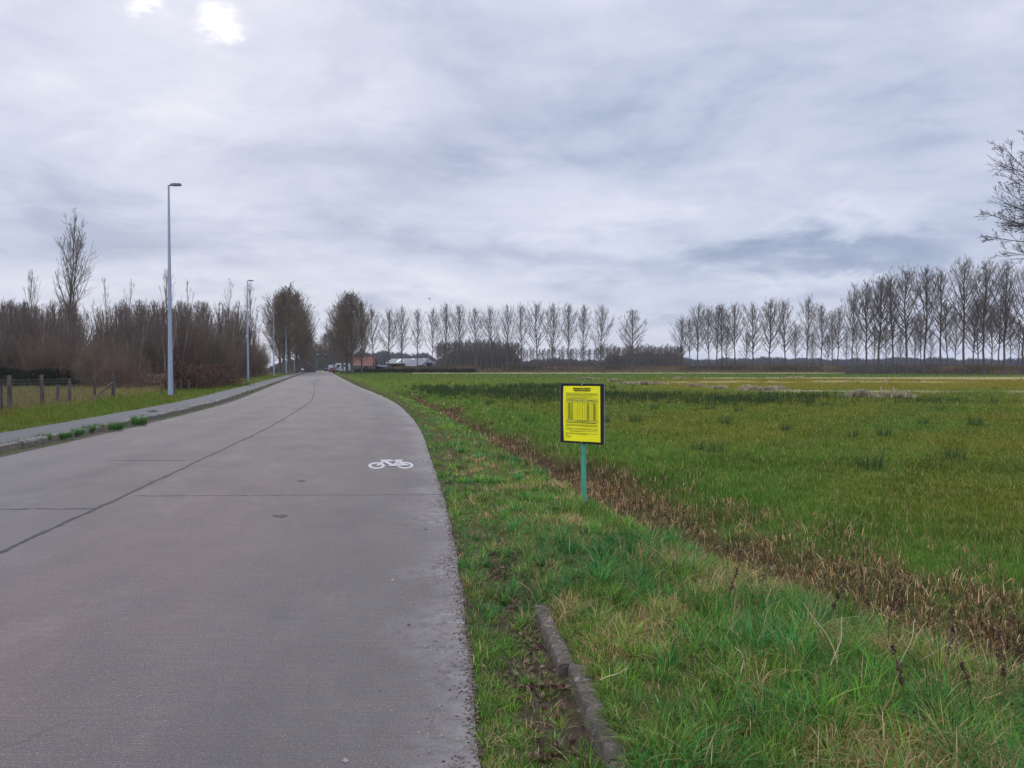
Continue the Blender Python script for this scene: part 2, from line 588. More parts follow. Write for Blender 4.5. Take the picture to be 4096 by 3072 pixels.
M_GROUND = ground_mat()
M_ROAD = road_mat()
M_BLADE = blade_mat('grass blade', 0.45)
M_DRY = blade_mat('dry reed', 0.2)
M_PATH = simple('old asphalt', (0.078, 0.074, 0.078), 0.9, var=0.3, scale=25, bump=0.4)
M_KERB = simple('kerb concrete', (0.20, 0.185, 0.16), 0.95, scale=14, bump=0.8, col2=(0.075, 0.068, 0.055))
M_KERBOLD = simple('mossy kerb concrete', (0.150, 0.122, 0.105), 0.95, scale=24, bump=0.7, col2=(0.040, 0.033, 0.026))
def kerb_old_mat():
    m, T, b = mat_new('old kerb concrete with moss')
    co = obj_coord(T)
    n1 = T.noise(co, 9, 6, 0.7)
    n2 = T.noise(co, 60, 5, 0.75)
    n3 = T.noise(co, 22, 5, 0.7, 0.5)
    c = T.mix(T.map(n1, 0.40, 0.60), (0.050, 0.036, 0.026, 1), (0.130, 0.095, 0.075, 1))
    c = T.mix(T.map(n3, 0.56, 0.66, 0, 0.8), c, (0.30, 0.27, 0.25, 1))
    c = T.mix(T.map(n2, 0.34, 0.55, 0.75, 0), c, (0.022, 0.020, 0.014, 1))
    c = T.mix(T.map(n3, 0.44, 0.34, 0, 0.7), c, (0.045, 0.055, 0.018, 1))
    T.l.new(c, b.inputs['Base Color'])
    b.inputs['Roughness'].default_value = 0.95
    bp = T.node('ShaderNodeBump')
    bp.inputs['Strength'].default_value = 0.8
    bp.inputs['Distance'].default_value = 0.012
    T.l.new(T.math('ADD', n2, n3), bp.inputs['Height'])
    T.l.new(bp.outputs[0], b.inputs['Normal'])
    return m


M_KERBOLD = kerb_old_mat()
M_JOINT = simple('joint filler', (0.045, 0.040, 0.042), 0.9, var=0.5, scale=30)
M_PAINT = simple('worn white paint', (0.46, 0.45, 0.43), 0.8, scale=16, col2=(0.22, 0.205, 0.20))
M_BARK = simple('grey bark', (0.110, 0.090, 0.072), 0.95, scale=3, col2=(0.055, 0.044, 0.036), stretch=(1, 1, 0.3))
M_TWIG = simple('twigs', (0.135, 0.103, 0.084), 0.9, scale=0.7, col2=(0.080, 0.060, 0.049))
M_ASH = simple('dark ash bark', (0.070, 0.060, 0.055), 0.9, scale=1.0)
M_BARKG = simple('pale bark', (0.27, 0.24, 0.20), 0.95, scale=3, col2=(0.15, 0.13, 0.105), stretch=(1, 1, 0.3))
M_TWIGR = simple('reddish twigs', (0.165, 0.098, 0.072), 0.9, scale=0.5, col2=(0.085, 0.056, 0.044))
M_TWIGO = simple('olive twigs', (0.160, 0.122, 0.080), 0.9, scale=0.5, col2=(0.088, 0.068, 0.048))
M_LAMP = simple('galvanised paint', (0.235, 0.265, 0.33), 0.6, var=0.12, scale=8)
M_LAMPD = simple('dark luminaire', (0.10, 0.11, 0.13), 0.5, var=0.15)
M_GLASS = simple('lens glass', (0.35, 0.37, 0.40), 0.15, var=0.1)
M_POST = simple('weathered fence wood', (0.130, 0.100, 0.086), 0.95, scale=14, bump=0.8, col2=(0.026, 0.020, 0.017), stretch=(1, 1, 0.25))
M_WIRE = simple('rusty wire', (0.07, 0.06, 0.06), 0.8)
M_BLACK = simple('black board', (0.010, 0.009, 0.010), 0.55, var=0.3)
M_EDGE = simple('board cut edge', (0.20, 0.19, 0.19), 0.7)
M_GREEN = simple('turquoise paint', (0.070, 0.32, 0.185), 0.6, scale=20, col2=(0.045, 0.21, 0.14), stretch=(1, 1, 0.4))
M_INK = simple('printing ink', (0.02, 0.02, 0.012), 0.6)
M_INK2 = simple('small print', (0.26, 0.25, 0.02), 0.6, var=0.4, scale=200)
M_SHADE = simple('tinted table band', (0.50, 0.47, 0.035), 0.6, var=0.05)
M_METAL = simple('bare metal', (0.5, 0.5, 0.5), 0.35, metal=0.8)


def paper_mat():
    m, T, b = mat_new('yellow paper in plastic sleeve')
    n = T.noise(obj_coord(T), 5, 3, 0.5)
    c = T.mix(T.map(n, 0.3, 0.7), (0.80, 0.72, 0.008, 1), (0.88, 0.80, 0.012, 1))
    T.l.new(c, b.inputs['Base Color'])
    b.inputs['Roughness'].default_value = 0.4
    b.inputs['Specular IOR Level'].default_value = 0.3
    return m


M_PAPER = paper_mat()


# ------------------------------------------------------------------ colours of the ground cover
def mixc(a, b, t):
    t = np.asarray(t)[..., None]
    return a * (1 - t) + b * t


def C(*c):
    return np.array(c, float)


G_VERGE = C(0.080, 0.190, 0.055)
G_FIELD = C(0.092, 0.116, 0.018)
G_YELL = C(0.155, 0.140, 0.018)
G_BRIGHT = C(0.055, 0.140, 0.020)
G_RUSH = C(0.036, 0.058, 0.020)
G_STRAW = C(0.45, 0.37, 0.20)
G_REED = C(0.24, 0.155, 0.085)
G_SOIL = C(0.085, 0.062, 0.045)


def rush_weight(x, y):
    """the dark patches of rushes in the field"""
    w = np.zeros(np.broadcast(x, y).shape)
    for cx, cy, ax, ay, ang in ((-5.5, 62, 3.5, 12, 0.05), (0.5, 54, 4.5, 10, 0.2), (7.0, 49, 5.5, 6, 0.1), (13, 43, 4, 4, 0), (3, 72, 5, 8, 0), (24, 42, 3, 2, 0), (19, 50, 3, 3, 0)):
        dx, dy = x - cx, y - cy
        c, s = math.cos(ang), math.sin(ang)
        u, v = dx * c + dy * s, -dx * s + dy * c
        g = 1.0 if cx < 20 else 0.5
        w = np.maximum(w, g * np.exp(-((u / ax)**2 + (v / ay)**2) * 1.3))
    return np.clip(w * (0.75 + 0.5 * wob(x * 1.0, y * 0.6, 0.9)), 0, 1)


def zone_color(x, y):
    so = x - xr(y)
    sl = xl(y) - x
    dd = so - se(y)
    w1 = wob(x, y, 0.12)
    w2 = wob(x + 31, y - 17, 0.33)
    c = mixc(G_FIELD + 0 * w1[..., None], G_YELL, np.clip(0.25 + 0.5 * w1 + 0.35 * w2, 0, 1) * 0.75)
    c = mixc(c, G_BRIGHT, np.clip(0.25 - 0.6 * w2, 0, 1) * 0.7)
    # brighter green beside the ditch
    c = mixc(c, G_BRIGHT, (1 - sst(2.5, 7, dd)) * 0.7)
    # yellow rough ground to the right
    px = x / np.maximum(y, 1) * F + 2048
    yel = sst(66, 74, y + 3 * w2) * (1 - sst(118, 128, y)) * sst(2500, 2800, px)
    c = mixc(c, C(0.155, 0.128, 0.018), yel * 0.85)
    gfar = sst(120, 132, y) * (1 - sst(222, 232, y))
    c = mixc(c, C(0.058, 0.118, 0.026), gfar * 0.8)
    lfield = sst(60, 80, y) * (1 - sst(122, 130, y)) * (1 - sst(2350, 2600, px))
    c = mixc(c, C(0.080, 0.130, 0.022), lfield * 0.7)
    st = np.exp(-((y - 231 + 3 * w2) / 7.0)**2) * sst(1640, 1760, px) * (1 - 0.5 * sst(3200, 3500, px))
    c = mixc(c, C(0.52, 0.46, 0.27), np.clip(st * 1.2, 0, 1))
    st = np.exp(-((y - 127 + 2 * w1) / (3.5 + 9 * sst(3300, 3900, px)))**2) * sst(2500, 3400, px)
    c = mixc(c, C(0.42, 0.34, 0.17), np.clip(st * 1.1, 0, 0.9))
    st = np.exp(-((y - 96 + 4 * w1) / 3.5)**2) * sst(2550, 2750, px) * (1 - sst(3700, 4000, px)) * np.clip(0.5 + w2, 0, 1)
    c = mixc(c, C(0.42, 0.33, 0.14), np.clip(st, 0, 0.8))
    st = np.exp(-((y - 60 + 3 * w1) / 2.5)**2) * sst(2900, 3100, px) * np.clip(0.5 + 0.8 * w2, 0, 1)
    c = mixc(c, C(0.38, 0.33, 0.19), np.clip(st, 0, 0.7))
    c = mixc(c, G_RUSH, rush_weight(x, y) * 0.85)
    # bank behind the field
    bd = bank_dist(x, y)
    c = mixc(c, C(0.095, 0.075, 0.045), (1 - sst(7, 9, bd)) * (so > 6))
    # ditch
    dk = sst(-0.15, 0.15, dd) * (1 - sst(1.3 + 0.4 * w2, 2.2 + 0.6 * w2, dd)) * (1 - sst(58, 75, y))
    c = mixc(c, C(0.075, 0.045, 0.028), dk * 0.95)
    # right verge
    v = (so > -0.5) * (dd <= 0)
    c = np.where(v[..., None] > 0, mixc(C(0.070, 0.095, 0.030) + 0 * c, C(0.095, 0.080, 0.035), np.clip(0.4 + 0.6 * w2, 0, 1)), c)
    near = 1 - sst(6.0, 8.0, y)
    gut = (so > -0.5) * (so < 0.52)
    c = np.where(gut[..., None] > 0, mixc(c, G_SOIL * 0.9 + 0 * c, 0.4 + 0.55 * near), c)
    # left side
    lg = mixc(C(0.08, 0.12, 0.025) + 0 * c, C(0.12, 0.115, 0.03), np.clip(0.4 + 0.6 * w2, 0, 1))
    lg = mixc(lg, C(0.21, 0.165, 0.075), sst(4.5, 6.0, sl) * 0.75)
    lg = mixc(lg, C(0.06, 0.045, 0.032), sst(0, 1, (y - 58) / 6) * sst(5.5, 8.0, sl))
    c = np.where((sl > 0)[..., None], lg, c)
    c = np.where(((sl > 0) & (sl < 0.5))[..., None], C(0.12, 0.105, 0.08), c)
    return c


# ------------------------------------------------------------------ ground, road, path, kerbs
def sheet(name, rows, offs_fn, zfn, mat, colfn=None, attr=None):
    """grid along the road; offs_fn(y) -> x values of the columns"""
    X = np.array([offs_fn(y) for y in rows])
    Y = np.repeat(np.array(rows)[:, None], X.shape[1], 1)
    Z = zfn(X, Y)
    V = np.stack([X, Y, Z], -1).reshape(-1, 3)
    R, K = X.shape
    i = (np.arange(R - 1)[:, None] * K + np.arange(K - 1)[None]).ravel()
    Fc = np.stack([i, i + 1, i + K + 1, i + K], 1)
    col = colfn(X, Y).reshape(-1, 3) if colfn else None
    o = tri_mesh(name, V, Fc, mat, col=col, smooth=True)
    if attr is not None:
        a = o.data.attributes.new('lane', 'FLOAT_VECTOR', 'POINT')
        a.data.foreach_set('vector', attr(X, Y).astype(np.float32).reshape(-1, 3).ravel())
    return o


rows = [-30, -15, -8, -4, -2, 0, 1]
y = 1.5
while y < 45:
    rows.append(y)
    y += max(0.12, y * 0.022)
while y < 330:
    rows.append(y)
    y += 1.6
while y < 6000:
    rows.append(y)
    y *= 1.12
rows = np.array(rows)
offR = np.concatenate([np.array([0.0, 0.01, 0.05, 0.1, 0.2, 0.3, 0.4, 0.49, 0.51, 0.56, 0.62, 0.7]), np.arange(0.85, 6.5, 0.15),
                       6.5 * 1.05**np.arange(1, 58), 110 * 1.2**np.arange(1, 23)])
offL = np.concatenate([np.array([0.0, 0.01, 0.2, 0.44, 0.46, 0.6, 1.0, 1.5, 1.85, 1.9, 2.0, 2.2, 2.5]), np.arange(2.8, 10, 0.4),
                       10 * 1.07**np.arange(1, 36), 110 * 1.2**np.arange(1, 23)])


def ground_cols(yy):
    a, b = float(xl(yy)), float(xr(yy))
    return np.concatenate([a - offL[::-1], [a + (b - a) * t for t in (0.25, 0.5, 0.75)], b + offR])


g = sheet('ground', rows, ground_cols, lambda X, Y: gz(X, Y), M_GROUND, colfn=zone_color)
tag(g, kind='structure')

rrows = rows[(rows > -31) & (rows < 332)]


def road_cols(yy):
    a, b = float(xl(yy)), float(xr(yy))
    k = 0.006 * math.sin(yy * 5.1) + 0.004 * math.sin(yy * 9.3 + 1)
    return np.linspace(a, b + k, 17)


rd = sheet('road', rrows, road_cols, lambda X, Y: 0.0 + 0 * X, M_ROAD, attr=lambda X, Y: np.stack([X - xr(Y), Y, 0 * X], -1))
tag(rd, kind='structure')
pth = sheet('footpath', rrows[rrows > 0], lambda yy: np.linspace(float(xl(yy)) - 1.95, float(xl(yy)) - 0.58, 6),
            lambda X, Y: 0.118 + 0 * X, M_PATH)
tag(pth, kind='structure')


def kerb_left():
    mb = bmesh.new()
    yy = 2.0
    k = 0
    while yy < 330:
        L = 1.0 if yy < 60 else (3 if yy < 120 else 10)
        dx = random.uniform(-0.02, 0.02) + (0.05 if k % 9 == 4 else 0)
        dz = random.uniform(-0.012, 0.012)
        y0, y1 = yy + 0.006, yy + L - 0.006
        pr = [(-0.45, -0.05), (-0.45, 0.085), (-0.475, 0.118), (-0.60, 0.127), (-0.60, -0.05)]
        va = [mb.verts.new((float(xl(y0)) + a + dx, y0, b + dz)) for a, b in pr]
        vb = [mb.verts.new((float(xl(y1)) + a + dx, y1, b + dz)) for a, b in pr]
        for i in range(4):
            mb.faces.new((va[i], va[i + 1], vb[i + 1], vb[i]))
        mb.faces.new(va)
        mb.faces.new(vb[::-1])
        yy += L
        k += 1
    bmesh.ops.recalc_face_normals(mb, faces=mb.faces)
    me = bpy.data.meshes.new('kerb')
    mb.to_mesh(me)
    mb.free()
    me.materials.append(M_KERB)
    o = bpy.data.objects.new('kerb', me)
    COL.objects.link(o)
    tag(o, kind='structure')


kerb_left()


def strip(name, pts, w0, w1, mat, z=0.004, jag=0.3):
    """thin irregular strip lying on the road through the points"""
    P = np.array(pts, float)
    T_ = np.gradient(P, axis=0)
    T_ /= np.linalg.norm(T_, axis=1)[:, None]
    N = np.stack([-T_[:, 1], T_[:, 0]], 1)
    n = len(P)
    wa = rng.uniform(w0, w1, n) * (1 + rng.uniform(-jag, jag, n))
    wb = rng.uniform(w0, w1, n) * (1 + rng.uniform(-jag, jag, n))
    V = np.zeros((2 * n, 3))
    V[0::2, :2] = P + N * wa[:, None] / 2
    V[1::2, :2] = P - N * wb[:, None] / 2
    V[:, 2] = z
    i = np.arange(n - 1) * 2
    return V, np.stack([i, i + 1, i + 3, i + 2], 1)


def joints():
    Vs, Fs, off = [], [], 0

    def add(VF):
        nonlocal off
        Vs.append(VF[0])
        Fs.append(VF[1] + off)
        off += len(VF[0])
    yy = np.concatenate([np.arange(-2, 40, 0.06), np.arange(40, 325, 0.5)])
    wv = 0.006 * np.sin(yy * 7) + 0.008 * np.sin(yy * 2.3)
    add(strip('j', np.stack([xc(yy) + wv, yy], 1), 0.030, 0.055, M_JOINT, jag=0.7))
    # transverse joints: right lane, left lane
    for d, a, b in ((9.3, 0.03, 1.0), (19.2, 0.1, 1), (29.3, 0.62, 1.0), (33.5, 0, 1), (49, 0.05, 0.9), (59, 0, 0.95), (72, 0, 1), (88, 0, 1)):
        t = np.linspace(a, b, 60)
        X = xc(d) + (xr(d) - xc(d)) * t
        Y = d + 0.10 * t + 0.012 * np.sin(t * 40)
        add(strip('j', np.stack([X, Y], 1), 0.003 + 0.0006 * d, 0.008 + 0.0012 * d, M_JOINT, z=0.0045, jag=0.6))
    for d, a, b in ((8.45, 0, 0.45), (12.9, 0.02, 0.42), (23.8, 0, 0.6), (36, 0, 1), (55, 0, 1)):
        t = np.linspace(a, b, 50)
        X = xc(d) + (xl(d) - xc(d)) * t
        Y = d - 0.05 * t + 0.012 * np.sin(t * 43)
        add(strip('j', np.stack([X, Y], 1), 0.008 + 0.0006 * d, 0.02 + 0.001 * d, M_JOINT, z=0.0045, jag=0.6))
    o = tri_mesh('road_joints', np.concatenate(Vs), np.concatenate(Fs), M_JOINT)
    tag(o, kind='structure')


joints()


def blot(px, py, wpx, hpx, name, label, cat, mat, seed):
    """irregular flat patch on the road under a photo pixel"""
    r = random.Random(seed)
    n = 22
    ph = [r.uniform(0, 6.28) for _ in range(4)]
    vs = []
    for k in range(n):
        a = k / n * 2 * math.pi
        rr = 1 + 0.18 * math.sin(2 * a + ph[0]) + 0.14 * math.sin(3 * a + ph[1]) + 0.1 * math.sin(5 * a + ph[2])
        X, Y = ground_pt(px + wpx / 2 * rr * math.cos(a), py + hpx / 2 * rr * math.sin(a))
        vs.append((X, Y, 0.0045))
    mb = MB()
    mb.poly(vs)
    o = mb.build(name, mat)
    tag(o, label, cat)


M_TAR = simple('dark tar', (0.035, 0.022, 0.026), 0.8, var=0.4, scale=40)
blot(1120, 2064, 50, 12, 'tar_spot', 'nearer dark oval tar spot on the concrete road', 'tar spot', M_TAR, 3)
blot(1205, 1924, 36, 7, 'tar_spot', 'farther thin dark tar spot on the concrete road', 'tar spot', M_TAR, 5)


# bicycle symbol, laid out on the road
def bicycle_symbol():
    def g3(zx, zy):   # pixel of a zoomed crop -> ground
        return Vector((*ground_pt(1400 + zx / 2.011, 1700 + zy / 2.011), 0.004))
    mb = bmesh.new()

    def stroke(pts, w):
        P = [g3(*p) for p in pts]
        for a, b in zip(P[:-1], P[1:]):
            t = (b - a)
            # widths as painted: the symbol is stretched along the road
            n = Vector((-t.y, t.x, 0)).normalized()
            ww = w * math.hypot(n.x * 1.0, n.y * 2.4)
            e = t.normalized() * ww * 0.25
            vs = [mb.verts.new(v) for v in (a - e + n * ww / 2, b + e + n * ww / 2, b + e - n * ww / 2, a - e - n * ww / 2)]
            mb.faces.new(vs)
        for p in vs:
            pass

    def ring(cx, cy, rx, ry, w):
        n = 40
        a = [g3(cx + rx * math.cos(t / n * 6.2832), cy + ry * math.sin(t / n * 6.2832)) for t in range(n)]
        b = [g3(cx + (rx - w) * math.cos(t / n * 6.2832), cy + (ry - w * 0.42) * math.sin(t / n * 6.2832)) for t in range(n)]
        va = [mb.verts.new(v) for v in a]
        vb = [mb.verts.new(v) for v in b]
        for i in range(n):
            j = (i + 1) % n
            mb.faces.new((va[i], va[j], vb[j], vb[i]))
    ring(214, 328, 67, 26, 25)
    ring(444, 326, 67, 27, 25)
    W = 0.058
    stroke([(222, 327), (275, 288)], W)
    stroke([(252, 284), (322, 283)], W * 0.8)
    stroke([(275, 290), (390, 291)], W * 0.8)
    stroke([(280, 292), (345, 329)], W)
    stroke([(350, 328), (398, 288)], W)
    stroke([(372, 285), (412, 284)], W * 0.8)
    stroke([(396, 289), (440, 324)], W)
    stroke([(335, 330), (376, 328)], W * 1.1)
    stroke([(420, 326), (452, 325)], W * 1.2)
    for i, v in enumerate(mb.verts):
        v.co.z = 0.004
    # keep overlapping strokes from sharing one plane
    for k, f in enumerate(mb.faces):
        if len(f.verts) == 4 and k >= 80:
            for v in f.verts:
                v.co.z = 0.0045 + 0.0006 * (k - 80)
    me = bpy.data.meshes.new('bicycle_symbol')
    mb.to_mesh(me)
    mb.free()
    me.materials.append(M_PAINT)
    o = bpy.data.objects.new('bicycle_symbol', me)
    COL.objects.link(o)
    tag(o, 'white bicycle symbol painted on the concrete lane', 'road marking')


bicycle_symbol()


# ------------------------------------------------------------------ tubes and trees
def tubes(P, R, m=3):
    """P (n,k,3) centre lines, R (n,k) radii -> verts, tri faces"""
    n, k, _ = P.shape
    T_ = np.gradient(P, axis=1)
    T_ /= np.linalg.norm(T_, axis=2, keepdims=True) + 1e-9
    ref = np.where(np.abs(T_[:, :1, 2:3]) > 0.9, np.array([1.0, 0, 0]), np.array([0, 0, 1.0]))
    ref = np.repeat(ref, k, 1)
    A = np.cross(T_, ref)
    A /= np.linalg.norm(A, axis=2, keepdims=True) + 1e-9
    B = np.cross(T_, A)
    ang = np.arange(m) / m * 2 * np.pi
    V = P[:, :, None] + R[:, :, None, None] * (A[:, :, None] * np.cos(ang)[:, None] + B[:, :, None] * np.sin(ang)[:, None])
    V = V.reshape(-1, 3)
    base = (np.arange(n)[:, None, None] * k + np.arange(k - 1)[None, :, None]) * m
    j = np.arange(m)[None, None]
    a = base + j
    b = base + (j + 1) % m
    Fc = np.stack([a, b, b + m, a + m], -1).reshape(-1, 4)
    return V, Fc


def unit(v):
    return v / (np.linalg.norm(v, axis=-1, keepdims=True) + 1e-9)


def spawn(rg, P, R, L, per, tmin, tmax, ang, angv, lfac, rfac, k=4, up=0.25, wobble=0.05, tip=0.3, lprof=None, minr=0.0):
    """children on parent polylines"""
    n, kk, _ = P.shape
    idx = np.repeat(np.arange(n), per)
    t = rg.uniform(tmin, tmax, len(idx))
    f = t * (kk - 1)
    i = np.minimum(f.astype(int), kk - 2)
    u = (f - i)[:, None]
    base = P[idx, i] * (1 - u) + P[idx, i + 1] * u
    tan = unit(P[idx, i + 1] - P[idx, i])
    rad = R[idx, i] * (1 - u[:, 0]) + R[idx, i + 1] * u[:, 0]
    rnd = unit(rg.normal(size=base.shape))
    side = unit(np.cross(tan, rnd))
    a = np.radians(ang + rg.normal(0, angv, len(idx)))[:, None]
    D = unit(tan * np.cos(a) + side * np.sin(a))
    Lc = L[idx] * lfac * (lprof(t) if lprof is not None else 1.0) * rg.uniform(0.6, 1.2, len(idx))
    r0 = np.maximum(np.minimum(rad * 0.8, Lc * rfac), minr)
    return line(rg, base, D, Lc, r0, k, up, wobble, tip, minr)


def line(rg, base, D, L, r0, k, up, wobble, tip, minr=0.0):
    s = np.linspace(0, 1, k)[None, :, None]
    upv = np.array([0, 0, 1.0])
    P = base[:, None] + D[:, None] * (L[:, None, None] * s) + upv * (L[:, None, None] * up * s * s)
    w = rg.normal(0, 1, P.shape) * wobble * L[:, None, None] / k
    w[:, 0] = 0
    P = P + np.cumsum(w, axis=1) * 0.6
    R = r0[:, None] * (1 - (1 - tip) * np.linspace(0, 1, k)[None])
    return P, np.maximum(R, minr), L


def bare_tree(name, seed, H, base_r, crown0, spread, n_main, n2, n3, angle=(60, 25), prof='poplar', bark=None, twig=None,
              twig_r=0.012, stems=1, n4=0, upc=0.25, lean=0.02, label=None, lowtwig=0):
    """trunk and crown of a leafless tree as two meshes under an Empty"""
    rg = np.random.default_rng(seed)
    root = empty(name)
    TV, TF, off = [], [], 0
    CV, CF, coff = [], [], 0
    trunksP, trunksR = [], []
    for s in range(stems):
        k = 14
        t = np.linspace(0, 1, k)
        az = rg.uniform(0, 6.28)
        spreadst = 0 if stems == 1 else rg.uniform(0.05, 0.28)
        hh = H * (1 if s == 0 else rg.uniform(0.6, 0.97))
        P = np.zeros((k, 3))
        P[:, 2] = t * hh - 0.25
        dr = spreadst * hh * (t**1.0 * 0.8)
        P[:, 0] = math.cos(az) * dr + np.cumsum(rg.normal(0, lean * hh / k, k)) * (t > 0.05)
        P[:, 1] = math.sin(az) * dr + np.cumsum(rg.normal(0, lean * hh / k, k)) * (t > 0.05)
        br = base_r * (1 if s == 0 else 0.75)
        Rr = br * (1 - t)**0.85 * (1 + 0.5 * np.exp(-t * 30)) + twig_r * 1.2
        trunksP.append(P)
        trunksR.append(Rr)
    P0 = np.array(trunksP)
    R0 = np.array(trunksR)
    V, Fc = tubes(P0, R0, 7)
    tri_mesh('trunk', V, Fc, bark or M_BARK, root, smooth=True)
    # main limbs
    Ls = []
    n = n_main // stems
    idx = np.repeat(np.arange(stems), n)
    t = np.tile(np.linspace(crown0, 0.97, n), stems) + rg.uniform(-0.01, 0.01, len(idx))
    t = np.clip(t, 0.02, 0.985)
    rel = (t - crown0) / (1 - crown0)
    if prof == 'poplar':
        pr = (0.60 + 0.40 * np.sin(np.clip(rel * 1.5, 0, 1) * np.pi / 2)) * (1.02 - rel)**0.40 * 1.15
    elif prof == 'round':
        pr = np.sqrt(np.clip(1 - (2 * rel - 0.85)**2 / 1.45, 0.03, 1))
    elif prof == 'column':
        pr = (0.5 + 0.5 * np.sin(np.clip(rel, 0, 1) * np.pi)) * (1.05 - rel)**0.4
    else:
        pr = (1 - rel)**0.5
    kk = P0.shape[1]
    f = t * (kk - 1)
    i = np.minimum(f.astype(int), kk - 2)
    u = (f - i)[:, None]
    base = P0[idx, i] * (1 - u) + P0[idx, i + 1] * u
    rad = R0[idx, i]
    az = np.arange(len(idx)) * 2.39996 + rg.uniform(-0.4, 0.4, len(idx))
    an = np.radians(angle[0] + (angle[1] - angle[0]) * rel + rg.normal(0, 6, len(idx)))
    D = np.stack([np.cos(az) * np.sin(an), np.sin(az) * np.sin(an), np.cos(an)], 1)
    L = H * spread * pr * rg.uniform(0.75, 1.2, len(idx)) / np.maximum(np.sin(an), 0.45)
    L = np.minimum(L, (H * 1.04 - base[:, 2]) / np.maximum(D[:, 2] + upc, 0.3))
    jt = rg.uniform(0.93, 1.03, len(L))
    for _ in range(3):      # keep the tips inside a rounded crown outline
        rr_ = np.minimum(L * np.sin(an) / (H * spread * 1.1), 1.3)
        L = np.minimum(L, (H * (1.02 - (0.26 if prof == 'round' else 0.13) * rr_**2) * jt - base[:, 2]) / np.maximum(D[:, 2] + upc, 0.3))
        L = np.maximum(L, 0.12 * H * spread)
    r0 = np.minimum(rad * 0.75, L * (0.016 if twig_r > 0.008 else 0.007) + twig_r)
    P1, R1, L1 = line(rg, base, D, L, r0, 8, upc, 0.10, 0.3, twig_r)
    V, Fc = tubes(P1, R1, 4)
    CV.append(V)
    CF.append(Fc + coff)
    coff += len(V)
    P2, R2, L2 = spawn(rg, P1, R1, L1, n2, 0.15, 0.98, 38, 9, 0.42, 0.012, 5, upc * 0.9, 0.10, 0.4,
                       lambda t: 1.15 - 0.65 * t, twig_r * 0.8)
    V, Fc = tubes(P2, R2, 3)
    CV.append(V)
    CF.append(Fc + coff)
    coff += len(V)
    if n3:
        P3, R3, L3 = spawn(rg, P2, R2, L2, n3, 0.1, 1.0, 35, 10, 0.5, 0.01, 3, upc * 0.8, 0.10, 0.5, lambda t: 1.1 - 0.5 * t, twig_r * 0.65)
        V, Fc = tubes(P3, R3, 3)
        CV.append(V)
        CF.append(Fc + coff)
        coff += len(V)
        if n4:
            P4, R4, L4 = spawn(rg, P3, R3, L3, n4, 0.15, 1.0, 38, 12, 0.5, 0.01, 3, upc, 0.10, 0.6, None, twig_r * 0.5)
            V, Fc = tubes(P4, R4, 3)
            CV.append(V)
            CF.append(Fc + coff)
            coff += len(V)
    tri_mesh('crown', np.concatenate(CV), np.concatenate(CF), twig or M_TWIG, root, smooth=True)
    return root


def shrub(name, seed, H, W, n_stem, n2, n3, mat, r=0.012, up=0.35):
    """many stems fanning from the ground; one mesh"""
    rg = np.random.default_rng(seed)
    az = rg.uniform(0, 6.28, n_stem)
    an = np.radians(np.abs(rg.normal(0, 14, n_stem)))
    rr = np.sqrt(rg.uniform(0, 1, n_stem)) * W * 0.5
    base = np.stack([np.cos(az) * rr, np.sin(az) * rr, np.full(n_stem, -0.1)], 1)
    D = np.stack([np.cos(az) * np.sin(an), np.sin(az) * np.sin(an), np.cos(an)], 1)
    L = H * rg.uniform(0.55, 1.0, n_stem) * (1 - 0.25 * np.sin(an))
    P1, R1, L1 = line(rg, base, D, L, np.full(n_stem, r * 2.2), 7, 0.12, 0.12, 0.35, r)
    out = [tubes(P1, R1, 4)]
    P2, R2, L2 = spawn(rg, P1, R1, L1, n2, 0.12, 0.98, 32, 10, 0.38, 0.012, 4, up, 0.12, 0.4, lambda t: 1.1 - 0.6 * t, r * 0.8)
    out.append(tubes(P2, R2, 3))
    if n3:
        P3, R3, L3 = spawn(rg, P2, R2, L2, n3, 0.1, 1.0, 38, 12, 0.5, 0.01, 3, up, 0.12, 0.5, None, r * 0.6)
        out.append(tubes(P3, R3, 3))
    off = 0
    VV, FF = [], []
    for V, Fc in out:
        VV.append(V)
        FF.append(Fc + off)
        off += len(V)
    return tri_mesh(name, np.concatenate(VV), np.concatenate(FF), mat, smooth=True)


def place(o, x, y, s=(1, 1, 1), rz=None, z=None):
    o.location = (x, y, gzf(x, y) if z is None else z)
    o.scale = s if isinstance(s, tuple) else (s, s, s)
    o.rotation_euler = (0, 0, random.uniform(0, 6.28) if rz is None else rz)
    return o


def nth(i):
    k = i + 1
    return ORD[i] if i < len(ORD) else '%d%s' % (k, 'th' if 10 < k % 100 < 20 else {1: 'st', 2: 'nd', 3: 'rd'}.get(k % 10, 'th'))


def label_in_order(objs, text):
    """number things by where they stand across the view"""
    objs = sorted(objs, key=lambda o: o.location.x / o.location.y)
    for i, o in enumerate(objs):
        o['label'] = text % nth(i)


ORD = ['first', 'second', 'third', 'fourth', 'fifth', 'sixth', 'seventh', 'eighth', 'ninth', 'tenth', 'eleventh', 'twelfth',
       'thirteenth', 'fourteenth', 'fifteenth', 'sixteenth', 'seventeenth', 'eighteenth', 'nineteenth', 'twentieth',
       'twenty-first', 'twenty-second', 'twenty-third', 'twenty-fourth', 'twenty-fifth', 'twenty-sixth', 'twenty-seventh', 'twenty-eighth']

# --- the poplar row across the field
pop_protos = [bare_tree('poplar', 100 + i, 25, 0.20, [0.30, 0.26, 0.33, 0.28, 0.36, 0.30, 0.27][i], [0.19, 0.20, 0.17, 0.22, 0.18, 0.21, 0.20][i],
                        36, 9, 6, angle=([44, 40, 50, 46, 38, 48, 43][i], 15), twig_r=0.019, upc=0.38, lean=0.05) for i in range(7)]
round_proto = bare_tree('poplar', 131, 23, 0.26, 0.28, 0.29, 42, 10, 7, angle=(58, 22), prof='round', twig_r=0.021, upc=0.25)
used = set()


